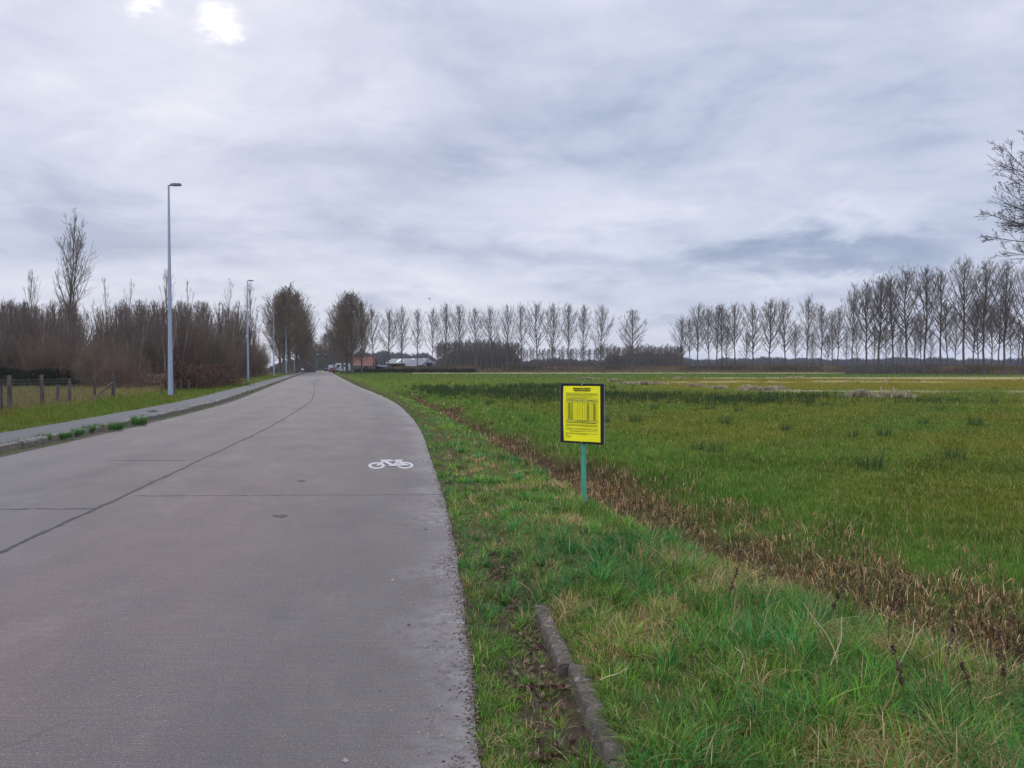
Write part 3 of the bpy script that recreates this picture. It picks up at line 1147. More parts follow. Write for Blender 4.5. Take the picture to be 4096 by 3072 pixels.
def inst(proto):
    """first use moves the prototype itself, later uses copy it"""
    if proto.name in used:
        return copy_tree(proto)
    used.add(proto.name)
    return proto


row = [1495, 1552, 1608, 1668, 1725, 1785, 1838, 1906, 1967, 2030, 2088, 2150, 2210, 2273, 2335, 2400]
tops = [1222, 1228, 1218, 1228, 1230, 1212, 1215, 1222, 1220, 1215, 1210, 1205, 1212, 1210, 1210, 1212]
for i, (px, tp) in enumerate(zip(row, tops)):
    o = inst(pop_protos[(i * 3) % 7])
    d = 280 + random.uniform(-1, 1)
    H = (1482 - tp) / F * d
    s = H / 25.4
    place(o, at(px, d), d, (s * random.uniform(0.85, 1.2), s * random.uniform(0.85, 1.2), s), z=-0.2)
    tag(o, 'bare poplar across the field, %s from the left in the evenly spaced row' % ORD[i], 'tree', 'poplars in the row across the field')
o = round_proto
d = 280
place(o, at(2530, d), d, (1, 1, (1482 - 1228) / F * d / 23.4), z=-0.2)
tag(o, 'lone round-crowned bare poplar standing in the gap of the row', 'tree', 'poplars in the row across the field')
# --- second half of the row, coming nearer to the right
row2 = [(2727, 1273, 290), (2792, 1218, 276), (2840, 1235, 300), (2866, 1216, 272), (2889, 1225, 285), (2939, 1218, 274), (3010, 1214, 270),
        (3078, 1203, 268), (3141, 1200, 262), (3220, 1193, 256), (3284, 1215, 246), (3349, 1226, 240), (3405, 1165, 232), (3463, 1128, 218),
        (3515, 1113, 210), (3574, 1100, 204), (3633, 1076, 198), (3697, 1062, 192), (3758, 1072, 188), (3855, 1036, 180),
        (3935, 1040, 176), (4018, 1055, 172), (4090, 1062, 168)]
for i, (px, tp, d) in enumerate(row2):
    o = inst(pop_protos[(i * 2 + 1) % 7])
    H = (1480 - tp) / F * d
    s = H / 24.4
    place(o, at(px, d), d, (s * random.uniform(1.05, 1.45), s * random.uniform(1.0, 1.3), s), z=-0.2)
    tag(o, 'bare poplar in the right-hand row, %s from its left end' % ORD[i], 'tree', 'poplars in the right-hand row')
# smaller trees standing between and behind them
lst = []
for i, px in enumerate([2760, 2905, 2980, 3180, 3250, 3310, 3330, 3382, 3430, 3490, 3545, 3600, 3660, 3685, 3725, 3790, 3815, 3890, 3910, 3965, 3990, 4045, 4070]):
    o = inst(pop_protos[(i * 5 + 2) % 7])
    d = max(185, 300 - (px - 2700) * 0.075) + random.uniform(8, 40)
    s = random.uniform(0.55, 0.95)
    place(o, at(px, d), d, (s * 1.15, s * 1.15, s), z=-0.2)
    tag(o, 'x', 'tree', 'shorter trees behind the right-hand row')
    lst.append(o)
label_in_order(lst, 'shorter bare tree behind the right-hand poplar row, %s from the left')

# --- plantation behind the row
plant = [bare_tree('plantation_tree', 300 + i, 15, 0.16, 0.42, 0.16, 20, 7, 5, angle=(45, 18), twig_r=0.028, bark=M_BARK) for i in range(4)]
lst = []
for i in range(150):
    seg = i % 3
    if i < 66:
        px = 1748 + (i / 66) * 330 + random.uniform(-4, 4)
        hmul = 1.0 + 0.12 * math.sin((px - 1748) / 330 * math.pi)
    elif i < 96:
        px = 2078 + (i - 66) / 30 * 330 + random.uniform(-6, 6)
        hmul = 0.86
    else:
        px = 2400 + (i - 96) / 54 * 340 + random.uniform(-4, 4)
        hmul = 0.92
    d = random.uniform(345, 420)
    o = inst(plant[i % 4])
    H = (1478 - 1372) / F * d * hmul * random.uniform(0.9, 1.08) + 0.5
    place(o, at(px, d), d, (H / 15 * 1.1, H / 15 * 1.1, H / 15), z=-0.3)
    tag(o, 'x', 'tree', 'plantation trees behind the poplar row')
    lst.append((px, o))
lst.sort(key=lambda t: t[0])
allp = [(q, '%s poplar of the row' % ORD[k]) for k, q in enumerate(row)] + [(2530, 'lone round poplar'), (2727, 'right-hand row')]
near = {}
for px, o in lst:
    key = min(allp, key=lambda t: abs(t[0] - px))[1]
    near.setdefault(key, []).append(o)
for key, oo in near.items():
    for k, o in enumerate(oo):
        o['label'] = 'slender grey tree behind the %s, %s from left there' % (key, nth(k))

# --- big dense roadside poplars
big = [bare_tree('roadside_poplar', 400 + i, 24, 0.42, 0.14, 0.27, 64, 13, 9, angle=(56, 16), prof='round', twig_r=0.019, upc=0.34, lean=0.03,
                 bark=M_BARK, twig=M_TWIGO) for i in range(3)]
spots = [(1362 + 46, 204, 1150), (1392, 222, 1165), (1378, 240, 1200), (1440, 212, 1172), (1366, 262, 1240), (1352, 285, 1270)]
spots = [(1409, 204, 1158), (1388, 222, 1160), (1372, 244, 1190), (1446, 214, 1195), (1362, 268, 1250)]
for i, (px, d, tp) in enumerate(spots):
    o = inst(big[i % 3])
    H = (1482 - tp) / F * d
    w = [1.1, 1.05, 1.0, 0.68, 0.9][i]
    place(o, at(px, d), d, (H / 24 * w, H / 24 * w, H / 24.3), z=-0.2)
    tag(o, 'dense bare poplar right of the road, %s' % ['nearest of the clump beside the field', 'second back in the clump', 'third back in the clump',
        'slimmer one on the right edge', 'farthest and lowest of the clump'][i], 'tree', 'roadside poplars right of the road')
spots = [(1135, 172, 1150), (1160, 188, 1125), (1186, 205, 1160), (1206, 226, 1215), (1120, 200, 1160), (1216, 255, 1262), (1226, 285, 1300)]
for i, (px, d, tp) in enumerate(spots):
    o = inst(big[(i + 1) % 3])
    H = (1482 - tp) / F * d
    w = [1.1, 1.15, 1.05, 0.9, 0.9, 0.9, 0.8][i]
    place(o, at(px, d), d, (H / 24 * w, H / 24 * w, H / 24.3), z=0)
    tag(o, 'dense bare poplar left of the road behind the lamps, %s' % ['nearest of the clump', 'tallest of the clump', 'third back along the road',
        'fourth back along the road', 'set back at left', 'low one near the bridge', 'beside the bridge'][i], 'tree', 'roadside poplars left of the road')

# trees beyond the bridge closing the view
back = bare_tree('round_tree', 450, 15, 0.25, 0.15, 0.40, 40, 10, 7, angle=(62, 20), prof='round', twig_r=0.028, twig=M_TWIGO)
for i, (px, d, tp, w) in enumerate([(1300, 380, 1335, 1.0), (1325, 340, 1320, 0.8), (1262, 400, 1370, 1.0), (1282, 430, 1380, 1.3), (1345, 400, 1350, 1.0), (1240, 380, 1345, 1)]):
    o = inst(back)
    H = (1482 - tp) / F * d
    place(o, at(px, d), d, (H / 15 * w, H / 15 * w, H / 15), z=-0.2)
    tag(o, 'round bare tree beyond the bridge, %s' % ['behind the right end of its beam', 'tallest, right of the portal', 'behind the left post',
        'low one in the portal opening', 'rightmost, above the parked cars', 'leftmost, beside the lamps'][i], 'tree', 'round trees beyond the bridge')

# --- the thicket on the left
sap = [bare_tree('young_tree', 500 + i, 9, 0.075, 0.18, 0.14, 22, 7, 4, angle=(38, 12), prof='column', twig_r=0.0085, upc=0.35, lean=0.05,
                 stems=[1, 3, 2, 4, 2, 3][i], bark=[M_BARK, M_BARKG, M_BARK, M_BARKG, M_BARK, M_BARK][i],
                 twig=[M_TWIG, M_TWIGO, M_TWIG, M_TWIGR, M_TWIGO, M_TWIG][i]) for i in range(6)]
n = 0
tries = 0
while n < 270 and tries < 6000:
    tries += 1
    d = random.uniform(64, 150)
    X = random.uniform(-0.74 * d, -(0.255 * d + 12.5))
    px = 2048 + X / d * F
    if px < -60 or px > 1125:
        continue
    if d > 112 and px < 900:
        continue
    if 310 < px < 405 and (d > 80 or random.random() < 0.8):
        continue
    if px < 520 and d < 68:
        continue
    kind_i = random.randrange(6)
    o = inst(sap[kind_i])
    target = 1216 + random.uniform(-14, 34) + (14 if 300 < px < 420 else 0)
    H = min((1470 - target) / F * d + 1.6, 12.5)
    s = H / 9.0
    place(o, X, d, (s * 1.05, s * 1.05, s))
    look = ['single-stemmed dark', 'three-stemmed pale-barked', 'twin-stemmed dark', 'many-stemmed pale-barked', 'twin-stemmed olive-twigged', 'three-stemmed dark'][kind_i]
    zones = [(120, 'at the left border'), (250, 'under the tall forked tree'), (330, 'just left of the gap'), (450, 'around the gap'), (560, 'right of the gap'),
             (660, 'left of the nearest street lamp'), (760, 'right of the nearest street lamp'), (860, 'above the bramble mound'), (980, 'left of the second street lamp'), (1200, 'right of the second street lamp')]
    zone = [b for a, b in zones if px < a][0]
    fr = 'front' if d < 80 else ('middle' if d < 100 else 'back')
    tag(o, '%s young tree %s, %s of the thicket' % (look, zone, fr), 'tree', 'young trees of the left thicket')
    n += 1
# emergent thin tops
for i, (px, tp, d, lab) in enumerate([(128, 1072, 84, 'left of the tall forked tree'), (435, 1098, 88, 'above the gap in the thicket'), (505, 1112, 86, 'right of the gap in the thicket'),
                                      (668, 1068, 92, 'behind the nearest street lamp'), (742, 1108, 90, 'just right of the nearest street lamp'), (905, 1112, 96, 'left of the second street lamp'), (1005, 1125, 104, 'just right of the second street lamp'),
                                      (8, 1112, 80, 'at the left border')]):
    o = inst(sap[[0, 4, 2][i % 3]])
    H = (1470 - tp) / F * d + 1.6
    place(o, at(px, d), d, (H / 9 * 0.6, H / 9 * 0.6, H / 9 * 0.97))
    tag(o, 'thin bare treetop rising above the thicket %s' % lab, 'tree', 'taller thin trees of the left thicket')
o = bare_tree('tall_forked_tree', 617, 18.3, 0.12, 0.30, 0.13, 44, 9, 6, angle=(38, 14), prof='column', twig_r=0.013, upc=0.35, lean=0.03, stems=2, n4=0, twig=M_TWIG)
place(o, at(262, 88), 88, (1, 1, 1.06), rz=0)
tag(o, 'tallest tree of the thicket, bare and forked, above the paddock fence', 'tree')

by = {}
for o in COL.objects:
    if o.get('group') == 'young trees of the left thicket':
        by.setdefault(o['label'], []).append(o)
for lb, oo in by.items():
    if len(oo) > 1:
        oo.sort(key=lambda o: o.location.x / o.location.y)
        for k, o in enumerate(oo):
            o['label'] = '%s %s' % (ORD[k], lb)
# shrubs in front of the thicket
lst = []
lst2 = []
shr = [shrub('bare_shrub', 700 + i, 4.6, 4.0, 60, 8, 4, [M_TWIGR, M_TWIGO, M_TWIGR, M_TWIG][i], 0.011) for i in range(4)]
k = 0
for i in range(50):
    t = i / 50
    d = 54 + t * 100 + random.uniform(-4, 4)
    X = -(0.255 * d + 11.8 + random.uniform(0, 5.5 + (5 if d < 80 else 0)))
    o = inst(shr[i % 4])
    s = random.uniform(0.85, 1.35) * (0.75 if d < 66 else 1.0)
    place(o, X, d, (s, s, s * random.uniform(0.7, 1.15)))
    tag(o, 'x', 'shrub', 'bare shrubs behind the street lamps')
    lst.append(o)
label_in_order(lst, 'reddish brown bare shrub at the thicket foot behind the street lamps, %s from the left')
for i in range(30):
    px = i / 30 * 560 + random.uniform(-15, 15)
    d = random.uniform(66, 74)
    o = inst(shr[(i * 3 + 1) % 4])
    s = random.uniform(0.6, 0.95) * (0.45 if 270 < px < 420 else 1)
    place(o, at(px, d), d, (s, s, s))
    tag(o, 'x', 'shrub', 'bare shrubs behind the paddock')
    lst2.append(o)
label_in_order(lst2, 'brown bare shrub behind the bramble hedge of the paddock, %s from the left')

# near tree reaching in at the right
o = bare_tree('ash_tree', 812, 10.2, 0.10, 0.54, 0.170, 70, 9, 6, angle=(88, 22), prof='round', twig_r=0.0065, upc=0.16, lean=0.01, n4=3, bark=M_ASH, twig=M_ASH)
place(o, 16.0, 22.5, 1.0, rz=0.5, z=-0.3)
tag(o, 'large bare tree at the right border, only its branch ends in view', 'tree')


# ------------------------------------------------------------------ grass and reeds
def blades(P, h, w, az, lean, col, nseg, kink=None, face=None):
    """P (n,3) roots -> V, F(tri), colours"""
    n = len(P)
    t = np.linspace(0, 1, nseg + 1)[None]
    dirv = np.stack([np.cos(az), np.sin(az), 0 * az], 1)
    fa = az + np.pi / 2 if face is None else face
    side = np.stack([np.cos(fa), np.sin(fa), 0 * az], 1)
    horiz = lean[:, None] * t**1.8
    vert = t - 0.42 * np.clip(lean, 0, 1.6)[:, None] * t**2.4
    if kink is not None:   # broken reeds: fold over past the kink
        kk = kink[:, None]
        over = np.clip(t - kk, 0, 1)
        horiz = horiz + over * 1.0
        vert = vert - over * 1.75
    ctr = P[:, None] + dirv[:, None] * (h[:, None] * horiz)[..., None]
    ctr[:, :, 2] += h[:, None] * vert
    ww = (w[:, None] * (1 - t**1.6) * 0.5)
    a = ctr + side[:, None] * ww[..., None]
    b = ctr - side[:, None] * ww[..., None]
    V = np.empty((n, 2 * nseg + 1, 3))
    V[:, 0:2 * nseg:2] = a[:, :-1]
    V[:, 1:2 * nseg:2] = b[:, :-1]
    V[:, 2 * nseg] = ctr[:, -1]
    m = 2 * nseg + 1
    tris = []
    for s in range(nseg - 1):
        tris += [(2 * s, 2 * s + 1, 2 * s + 2), (2 * s + 1, 2 * s + 3, 2 * s + 2)]
    tris.append((2 * nseg - 2, 2 * nseg - 1, 2 * nseg))
    Fc = (np.arange(n)[:, None, None] * m + np.array(tris)[None]).reshape(-1, 3)
    return V.reshape(-1, 3), Fc, np.repeat(col, m, 0)


def sample(n, d0, d1, p, xlim=0.80):
    """points in the view wedge, density falling as distance^-p"""
    u = rng.uniform(0, 1, n)
    e = 2 - p
    if abs(e) < 1e-6:
        d = d0 * (d1 / d0)**u
    else:
        d = (d0**e + u * (d1**e - d0**e))**(1 / e)
    x = rng.uniform(-xlim, xlim, n) * d
    # a strip more on the right, for a step to the side
    k = rng.uniform(0, 1, n) < 2.6 / (2 * xlim * d)
    k2 = rng.uniform(0, 1, n) < 1.0 / (2 * xlim * d)
    x = np.concatenate([x, xlim * d[k] + rng.uniform(0, 2.6, k.sum()), -xlim * d[k2] - rng.uniform(0, 1.0, k2.sum())])
    return x, np.concatenate([d, d[k], d[k2]])


class Cover:
    def __init__(s):
        s.V, s.F, s.C, s.off = [], [], [], 0

    def add(s, VFC):
        V, Fc, Cc = VFC
        s.V.append(V)
        s.F.append(Fc + s.off)
        s.C.append(Cc)
        s.off += len(V)

    def build(s, name, mat, label=None, cat=None):
        o = tri_mesh(name, np.concatenate(s.V), np.concatenate(s.F), mat, col=np.concatenate(s.C))
        tag(o, label, cat, kind='stuff')
        return o


def jit(c, a=0.25):
    n = len(c)
    return np.clip(c * (1 + rng.normal(0, a, (n, 1))) * (1 + rng.normal(0, a * 0.35, (n, 3))), 0.005, 0.9)


def tufts(x, y, nb, rad):
    """expand tuft centres into blades: positions, outward azimuths, tuft index"""
    idx = np.repeat(np.arange(len(x)), nb)
    a = rng.uniform(0, 2 * np.pi, len(idx))
    r = np.sqrt(rng.uniform(0, 1, len(idx))) * rad[idx]
    return x[idx] + np.cos(a) * r, y[idx] + np.sin(a) * r, a, idx


def verge_grass():
    cv = Cover()

    def keepmask(x, y, inner=0.0):
        n = len(x)
        so = x - xr(y)
        dd = so - se(y)
        near = 1 - sst(4.9, 5.9, y)
        keep = (so > 0.0) & (dd < 0.12)
        bare = (so > 0.20 + 0.05 * wob(x, y, 4)) & (so < 0.54) & (rng.uniform(0, 1, n) < 0.50 * near * (wob(x, y, 2.2) > -0.35))
        kerbhit = (so > 0.44) & (so < 0.548 + 0.03 * wob(x, y, 5)) & (y < 5.05) & (rng.uniform(0, 1, n) < 0.95)
        return keep & ~bare & ~kerbhit, so, dd
    # carpet, then longer tufts, then big tussocks, then dry thatch
    passes = [
        # n, d0, d1, p, blades per tuft, segments, height range, radius, lean mean, kind
        (26000, 1.9, 9, 1.8, 9, 3, (0.04, 0.12), 0.035, 0.85, 'carpet'),
        (11000, 1.9, 10, 1.8, 16, 4, (0.10, 0.22), 0.028, 0.75, 'tuft'),
        (1300, 1.9, 14, 1.5, 70, 5, (0.15, 0.30), 0.04, 0.9, 'tussock'),
        (17000, 1.9, 14, 1.6, 10, 4, (0.12, 0.26), 0.06, 0.9, 'thatch'),
        (16000, 1.9, 30, 1.5, 14, 4, (0.07, 0.15), 0.03, 0.6, 'fringe'),
        (9000, 1.9, 5.4, 1.0, 12, 4, (0.08, 0.17), 0.02, 0.9, 'lip'),
        (22000, 8, 60, 2.0, 8, 2, (0.06, 0.16), 0.05, 0.5, 'tuft'),
        (900, 8, 40, 1.6, 45, 2, (0.14, 0.26), 0.06, 0.6, 'tussock'),
        (8000, 50, 330, 2.0, 6, 1, (0.10, 0.22), 0.3, 0.4, 'tuft')]
    for (n, d0, d1, p, nb, seg, hr, rad0, lm, kind) in passes:
        x, y = sample(n, d0, d1, p)
        n = len(x)
        keep, so, dd = keepmask(x, y)
        w1 = wob(x, y, 1.1)
        w2 = wob(x + 7, y - 3, 2.3)
        if kind == 'thatch':
            keep &= (w2 + 0.6 * wob(x, y, 4.1) + 0.25 * (so - 1.2) * (y < 6) > 0.34) & (so > 0.3)
        if kind == 'lip':
            so = x - xr(y)
            keep = (so > 0.56) & (so < 0.68) & (y < 5.2) & (wob(x * 0.3, y, 4.3) > -0.35)
        if kind == 'fringe':
            so = x - xr(y)
            keep = (so > -0.02 + 0.03 * wob(x * 0, y, 3.1)) & (so < 0.20 + 0.05 * wob(x * 0, y, 2.0)) & (wob(x * 0.3, y, 2.7) > -0.55)
        if kind == 'tuft' and d0 < 5:
            keep &= ~((w2 < -0.35) & (rng.uniform(0, 1, n) < 0.7))
        x, y, so, dd, w1, w2 = x[keep], y[keep], so[keep], dd[keep], w1[keep], w2[keep]
        m = len(x)
        size = rng.uniform(0.7, 1.35, m)
        bx, by, a, idx = tufts(x, y, nb, rad0 * size * (1 + 0.1 * y * (d0 > 5)))
        d = y[idx]
        H = 0.78 * rng.uniform(hr[0], hr[1], m) * size * (1 + 0.3 * w1)
        if kind != 'carpet':
            H *= 0.80 + 0.45 * sst(0.9, 2.0, so) * (1 - sst(6, 12, y))
        H = np.where(so < 0.30, np.minimum(H * 0.8, 0.16), H)
        H = np.where((so > 0.2) & (so < 0.55), H * 0.75, H)
        hh = np.clip(H[idx] * rng.uniform(0.55, 1.2, len(bx)), 0.025, 0.42)
        w = np.maximum(rng.uniform(0.0024, 0.0055, len(bx)) * (1.25 if kind == 'tussock' else 1.0), d * 0.00072)
        tla = wob(x, y, 0.7) * 2.5 + 1.2 + rng.normal(0, 1.1, m)
        out_ = 1.25 if kind == 'tussock' else 0.7
        vx = np.cos(a) * out_ + np.cos(tla[idx]) * 0.65
        vy = np.sin(a) * out_ + np.sin(tla[idx]) * 0.65
        az = np.arctan2(vy, vx) + rng.normal(0, 0.6, len(bx))
        if kind == 'lip':
            az = np.pi + rng.normal(0, 0.7, len(bx))
        lean = np.clip(rng.gamma(3.5, lm / 3.5, len(bx)), 0.05, 1.7)
        cool = np.clip(0.40 + 0.7 * wob(x, y, 1.0) + rng.normal(0, 0.35, m) + (0.25 if kind in ('tussock', 'fringe') else 0), 0, 1)
        col = mixc(C(0.125, 0.245, 0.026) + 0 * cool[:, None], C(0.045, 0.190, 0.048), cool)
        col = mixc(col, C(0.22, 0.22, 0.05), np.clip(rng.normal(-0.2, 0.4, m) + 0.35 * w2, 0, 1) * 0.8)
        if kind == 'carpet':
            col = mixc(col, C(0.12, 0.13, 0.04), 0.35 + 0 * so)
        colb = jit(col[idx] * rng.uniform(0.55, 1.4, m)[idx][:, None], 0.40)
        if kind == 'thatch':
            tn = rng.uniform(0, 1, len(bx))
            colb = jit(mixc(C(0.24, 0.14, 0.05) + 0 * tn[:, None], C(0.68, 0.50, 0.25), tn**1.3), 0.2)
        else:
            dryp = {'carpet': 0.16, 'tuft': 0.12, 'tussock': 0.07, 'fringe': 0.05, 'lip': 0.25}[kind]
            dry = rng.uniform(0, 1, len(bx)) < dryp + 0.14 * (w2[idx] > 0.3)
            tn = rng.uniform(0, 1, dry.sum())
            colb[dry] = jit(mixc(C(0.26, 0.16, 0.06) + 0 * tn[:, None], C(0.58, 0.45, 0.24), tn), 0.2)
        face = az + np.pi / 2 + rng.normal(0, 0.5, len(bx))
        if d0 >= 8:
            face = rng.normal(0, 0.5, len(bx))
        kink = None
        if kind == 'thatch':
            kink = rng.uniform(0.3, 1.0, len(bx))
        P = np.stack([bx, by, gz(bx, by) - 0.01], 1)
        cv.add(blades(P, hh, w, az, lean, colb, seg, face=face, kink=kink))
    return cv.build('verge_grass', M_BLADE, 'long green grass on the verge between road and ditch', 'grass')


verge_grass()


def field_grass():
    cv = Cover()
    for (n, d0, d1, p, nb, seg) in ((26000, 3.6, 16, 1.7, 8, 3), (52000, 14, 60, 1.9, 5, 1), (42000, 55, 290, 1.8, 3, 1)):
        x, y = sample(n, d0, d1, p, 0.78)
        n = len(x)
        so = x - xr(y)
        dd = so - se(y)
        keep = (dd > 1.3 + 0.6 * (1 - sst(6.5, 9, y)) + rng.uniform(-0.3, 0.7, n)) & (bank_dist(x, y) > 6)
        x, y, so, dd = x[keep], y[keep], so[keep], dd[keep]
        rad = 0.03 + 0.010 * y
        bx, by, a, idx = tufts(x, y, nb, rad)
        d = y[idx]
        H = 0.065 + 0.02 * wob(x, y, 0.8) + rng.gamma(2.0, 0.014, len(x))
        H *= 1 + 1.4 * rush_weight(x, y) + 0.35 * (1 - sst(1.6, 3.5, dd)) * (y < 30)
        hh = np.clip(H[idx] * rng.uniform(0.5, 1.3, len(bx)) * (1 + 0.004 * d), 0.02, 0.5)
        w = np.maximum(rng.uniform(0.003, 0.006, len(bx)), d * 0.0008)
        az = a + rng.normal(0, 0.5, len(bx))
        lean = np.clip(rng.gamma(2.5, 0.16, len(bx)), 0.02, 1.3)
        col = zone_color(x, y) * 1.08
        mott = 1 + 0.25 * wob(x * 1.0, y * 1.0, 1.1) + 0.22 * wob(x + 3, y, 3.3)
        colb = jit((col * mott[:, None])[idx], 0.30)
        dry = rng.uniform(0, 1, len(bx)) < 0.09
        colb[dry] = jit(np.repeat(C(0.33, 0.26, 0.10)[None], dry.sum(), 0), 0.3)
        face = rng.normal(0, 0.7, len(bx))
        P = np.stack([bx, by, gz(bx, by) - 0.01], 1)
        cv.add(blades(P, hh, w, az, lean, colb, seg, face=face))
    for (yc, n, px0, px1, sy, hgt) in ((231, 9000, 1650, 3400, 2.5, 0.35), (127, 6000, 2600, 4300, 2.0, 0.22), (121, 5000, 3380, 4300, 3.0, 0.2), (96, 2500, 2600, 3700, 2.0, 0.2), (61, 1800, 2950, 4300, 1.3, 0.16)):
        px = rng.uniform(px0, px1, n)
        y = yc + rng.normal(0, sy, n) * (0.5 + np.abs(np.sin(px * 0.011 + yc))) + yc * 0.02 * (np.sin(px * 0.0061) + 0.5 * np.sin(px * 0.017 + yc) + 0.3 * np.sin(px * 0.043))
        x = (px - 2048) / F * y
        ok = (np.sin(px * 0.013 + yc) + 0.7 * np.sin(px * 0.031) + 0.6 * np.sin(px * 0.071 + 2) + rng.normal(0, 0.4, n)) > (-1.1 if yc > 200 else 0.1)
        x, y = x[ok], y[ok]
        n = len(x)
        P = np.stack([x, y, gz(x, y)], 1)
        cv.add(blades(P, hgt * rng.uniform(0.4, 1.1, n), y * 0.0011, rng.uniform(0, 6.28, n), rng.uniform(0.5, 1.5, n), jit(np.repeat(C(0.42, 0.36, 0.20)[None], n, 0), 0.2), 1, face=rng.normal(0, 0.4, n)))
    return cv.build('meadow_grass', M_BLADE, 'short olive green grass of the wet meadow', 'grass')


field_grass()


def rushes():
    cv = Cover()
    n = 26000
    x, y = sample(n, 32, 95, 1.6, 0.7)
    n = len(x)
    keep = (rng.uniform(0, 1, n) < rush_weight(x, y) * 1.2) & (x - xr(y) > 4.5)
    x, y = x[keep], y[keep]
    bx, by, a, idx = tufts(x, y, 5, 0.15 + 0.0 * x)
    h = rng.uniform(0.25, 0.55, len(bx))
    w = np.maximum(0.006, by * 0.0006) * rng.uniform(0.6, 1.2, len(bx))
    col = jit(np.repeat(C(0.034, 0.058, 0.022)[None], len(bx), 0), 0.25)
    P = np.stack([bx, by, gz(bx, by)], 1)
    cv.add(blades(P, h, w, a, rng.uniform(0.05, 0.4, len(bx)), col, 2, face=rng.normal(0, 0.5, len(bx))))
    cv.build('rush_patches', M_BLADE, 'dark green rushes in wide patches across the meadow', 'rushes')


rushes()


def ditch_reeds():
    cv = Cover()
    cg = Cover()
    for (n, d0, d1, p, nb, seg) in ((27000, 2.6, 14, 1.3, 11, 4), (12000, 13, 72, 1.7, 9, 3)):
        x, y = sample(n, d0, d1, p, 0.85)
        n = len(x)
        so = x - xr(y)
        dd = so - se(y)
        w2 = wob(x, y, 0.9)
        hi = 1.50 + 0.45 * w2 + 0.35 * (y > 25) + 0.95 * (1 - sst(6.5, 10, y)) + rng.exponential(0.40, n)
        lo = 0.50 + 0.25 * wob(x, y, 1.8)
        keep = (dd > lo) & (dd < hi) & (y < 62 + 6 * w2)
        keep &= ~((wob(x + 5, y, 2.2) < -0.40) & (rng.uniform(0, 1, n) < 0.85))
        x, y, dd = x[keep], y[keep], dd[keep]
        bx, by, a, idx = tufts(x, y, nb, 0.06 + 0.003 * y)
        d = y[idx]
        tall = (rng.uniform(0.09, 0.23, len(x)) * (1 + 0.3 * wob(x, y, 2.5)))[idx]
        h = tall * rng.uniform(0.5, 1.2, len(bx))
        w = np.maximum(rng.uniform(0.005, 0.012, len(bx)), d * 0.0009)
        az = a + rng.normal(0, 0.6, len(bx))
        lean = np.clip(rng.gamma(2.0, 0.2, len(bx)), 0.02, 1.3)
        kink = np.where(rng.uniform(0, 1, len(bx)) < 0.6, rng.uniform(0.25, 0.75, len(bx)), 1.0)
        tone = rng.uniform(0, 1, len(bx))
        col = mixc(C(0.17, 0.092, 0.036) + 0 * tone[:, None], C(0.72, 0.50, 0.26), tone**2.0)
        gr = rng.uniform(0, 1, len(bx)) < 0.20
        col[gr] = C(0.11, 0.14, 0.04)
        dk = rng.uniform(0, 1, len(bx)) < 0.25
        col[dk] = C(0.07, 0.045, 0.03)
        P = np.stack([bx, by, gz(bx, by) - 0.02], 1)
        cv.add(blades(P, h, w, az, lean, jit(col, 0.22), seg, kink=kink, face=rng.normal(0, 0.8, len(bx))))
    cv.build('ditch_reeds', M_DRY, 'broken brown reeds and sedge filling the ditch', 'reeds')


ditch_reeds()


def left_grass():
    cv = Cover()
    for (n, d0, d1, p, nb, seg) in ((56000, 11, 70, 1.8, 5, 2), (24000, 60, 330, 1.8, 3, 1)):
        x, y = sample(n, d0, d1, p, 0.78)
        n = len(x)
        sl = xl(y) - x
        so_lamp = (-7.5 - 0.255 * y) - x
        keep = (sl > 1.92) & ~((y > 58) & (so_lamp > 5.5)) & (y < 90 + 400 * (so_lamp < 5))
        gutter = (sl > 0.02) & (sl < 0.42) & (wob(x * 2, y, 1.1) > -0.15)
        seam = (sl > 0.60) & (sl < 0.72) & (wob(x, y, 0.9) > 0.15)
        keep = keep | (gutter & (rng.uniform(0, 1, n) < 0.75)) | seam
        x, y, sl = x[keep], y[keep], sl[keep]
        bx, by, a, idx = tufts(x, y, nb, 0.03 + 0.007 * y)
        sb = xl(by) - bx
        ok = (sb > 1.93) | ((sb > 0.01) & (sb < 0.75))
        bx, by, a, idx = bx[ok], by[ok], a[ok], idx[ok]
        d = y[idx]
        H = 0.11 + 0.04 * wob(x, y, 0.9) + rng.gamma(2.0, 0.02, len(x))
        H += 0.16 * sst(4.0, 6.0, sl)
        H = np.where(sl < 1.0, 0.05, H)
        hh = np.clip(H[idx] * rng.uniform(0.5, 1.3, len(bx)), 0.02, 0.6)
        w = np.maximum(rng.uniform(0.003, 0.006, len(bx)), d * 0.0008)
        t = np.clip(0.5 + 0.6 * wob(x, y, 0.6), 0, 1)
        col = mixc(C(0.080, 0.150, 0.022) + 0 * t[:, None], C(0.135, 0.140, 0.026), t)
        col = mixc(col, C(0.13, 0.095, 0.045), np.clip(wob(x, y, 1.7) - 0.15, 0, 1) * 0.9)
        col = mixc(col, C(0.19, 0.155, 0.065), sst(4.6, 6.2, sl) * 0.8)
        col = np.where((sl < 1)[:, None], C(0.09, 0.13, 0.045), col)
        z = np.where(xl(by) - bx < 0.43, 0.0, np.where(xl(by) - bx < 0.8, 0.12, gz(bx, by))) - 0.01
        P = np.stack([bx, by, z], 1)
        cv.add(blades(P, hh, w, a, np.clip(rng.gamma(2.5, 0.16, len(bx)), 0.02, 1.2), jit(col[idx], 0.26), seg, face=rng.normal(0, 0.6, len(bx))))
    cv.build('roadside_grass', M_BLADE, 'rough yellow-green grass left of the footpath and in the paddock', 'grass')


left_grass()


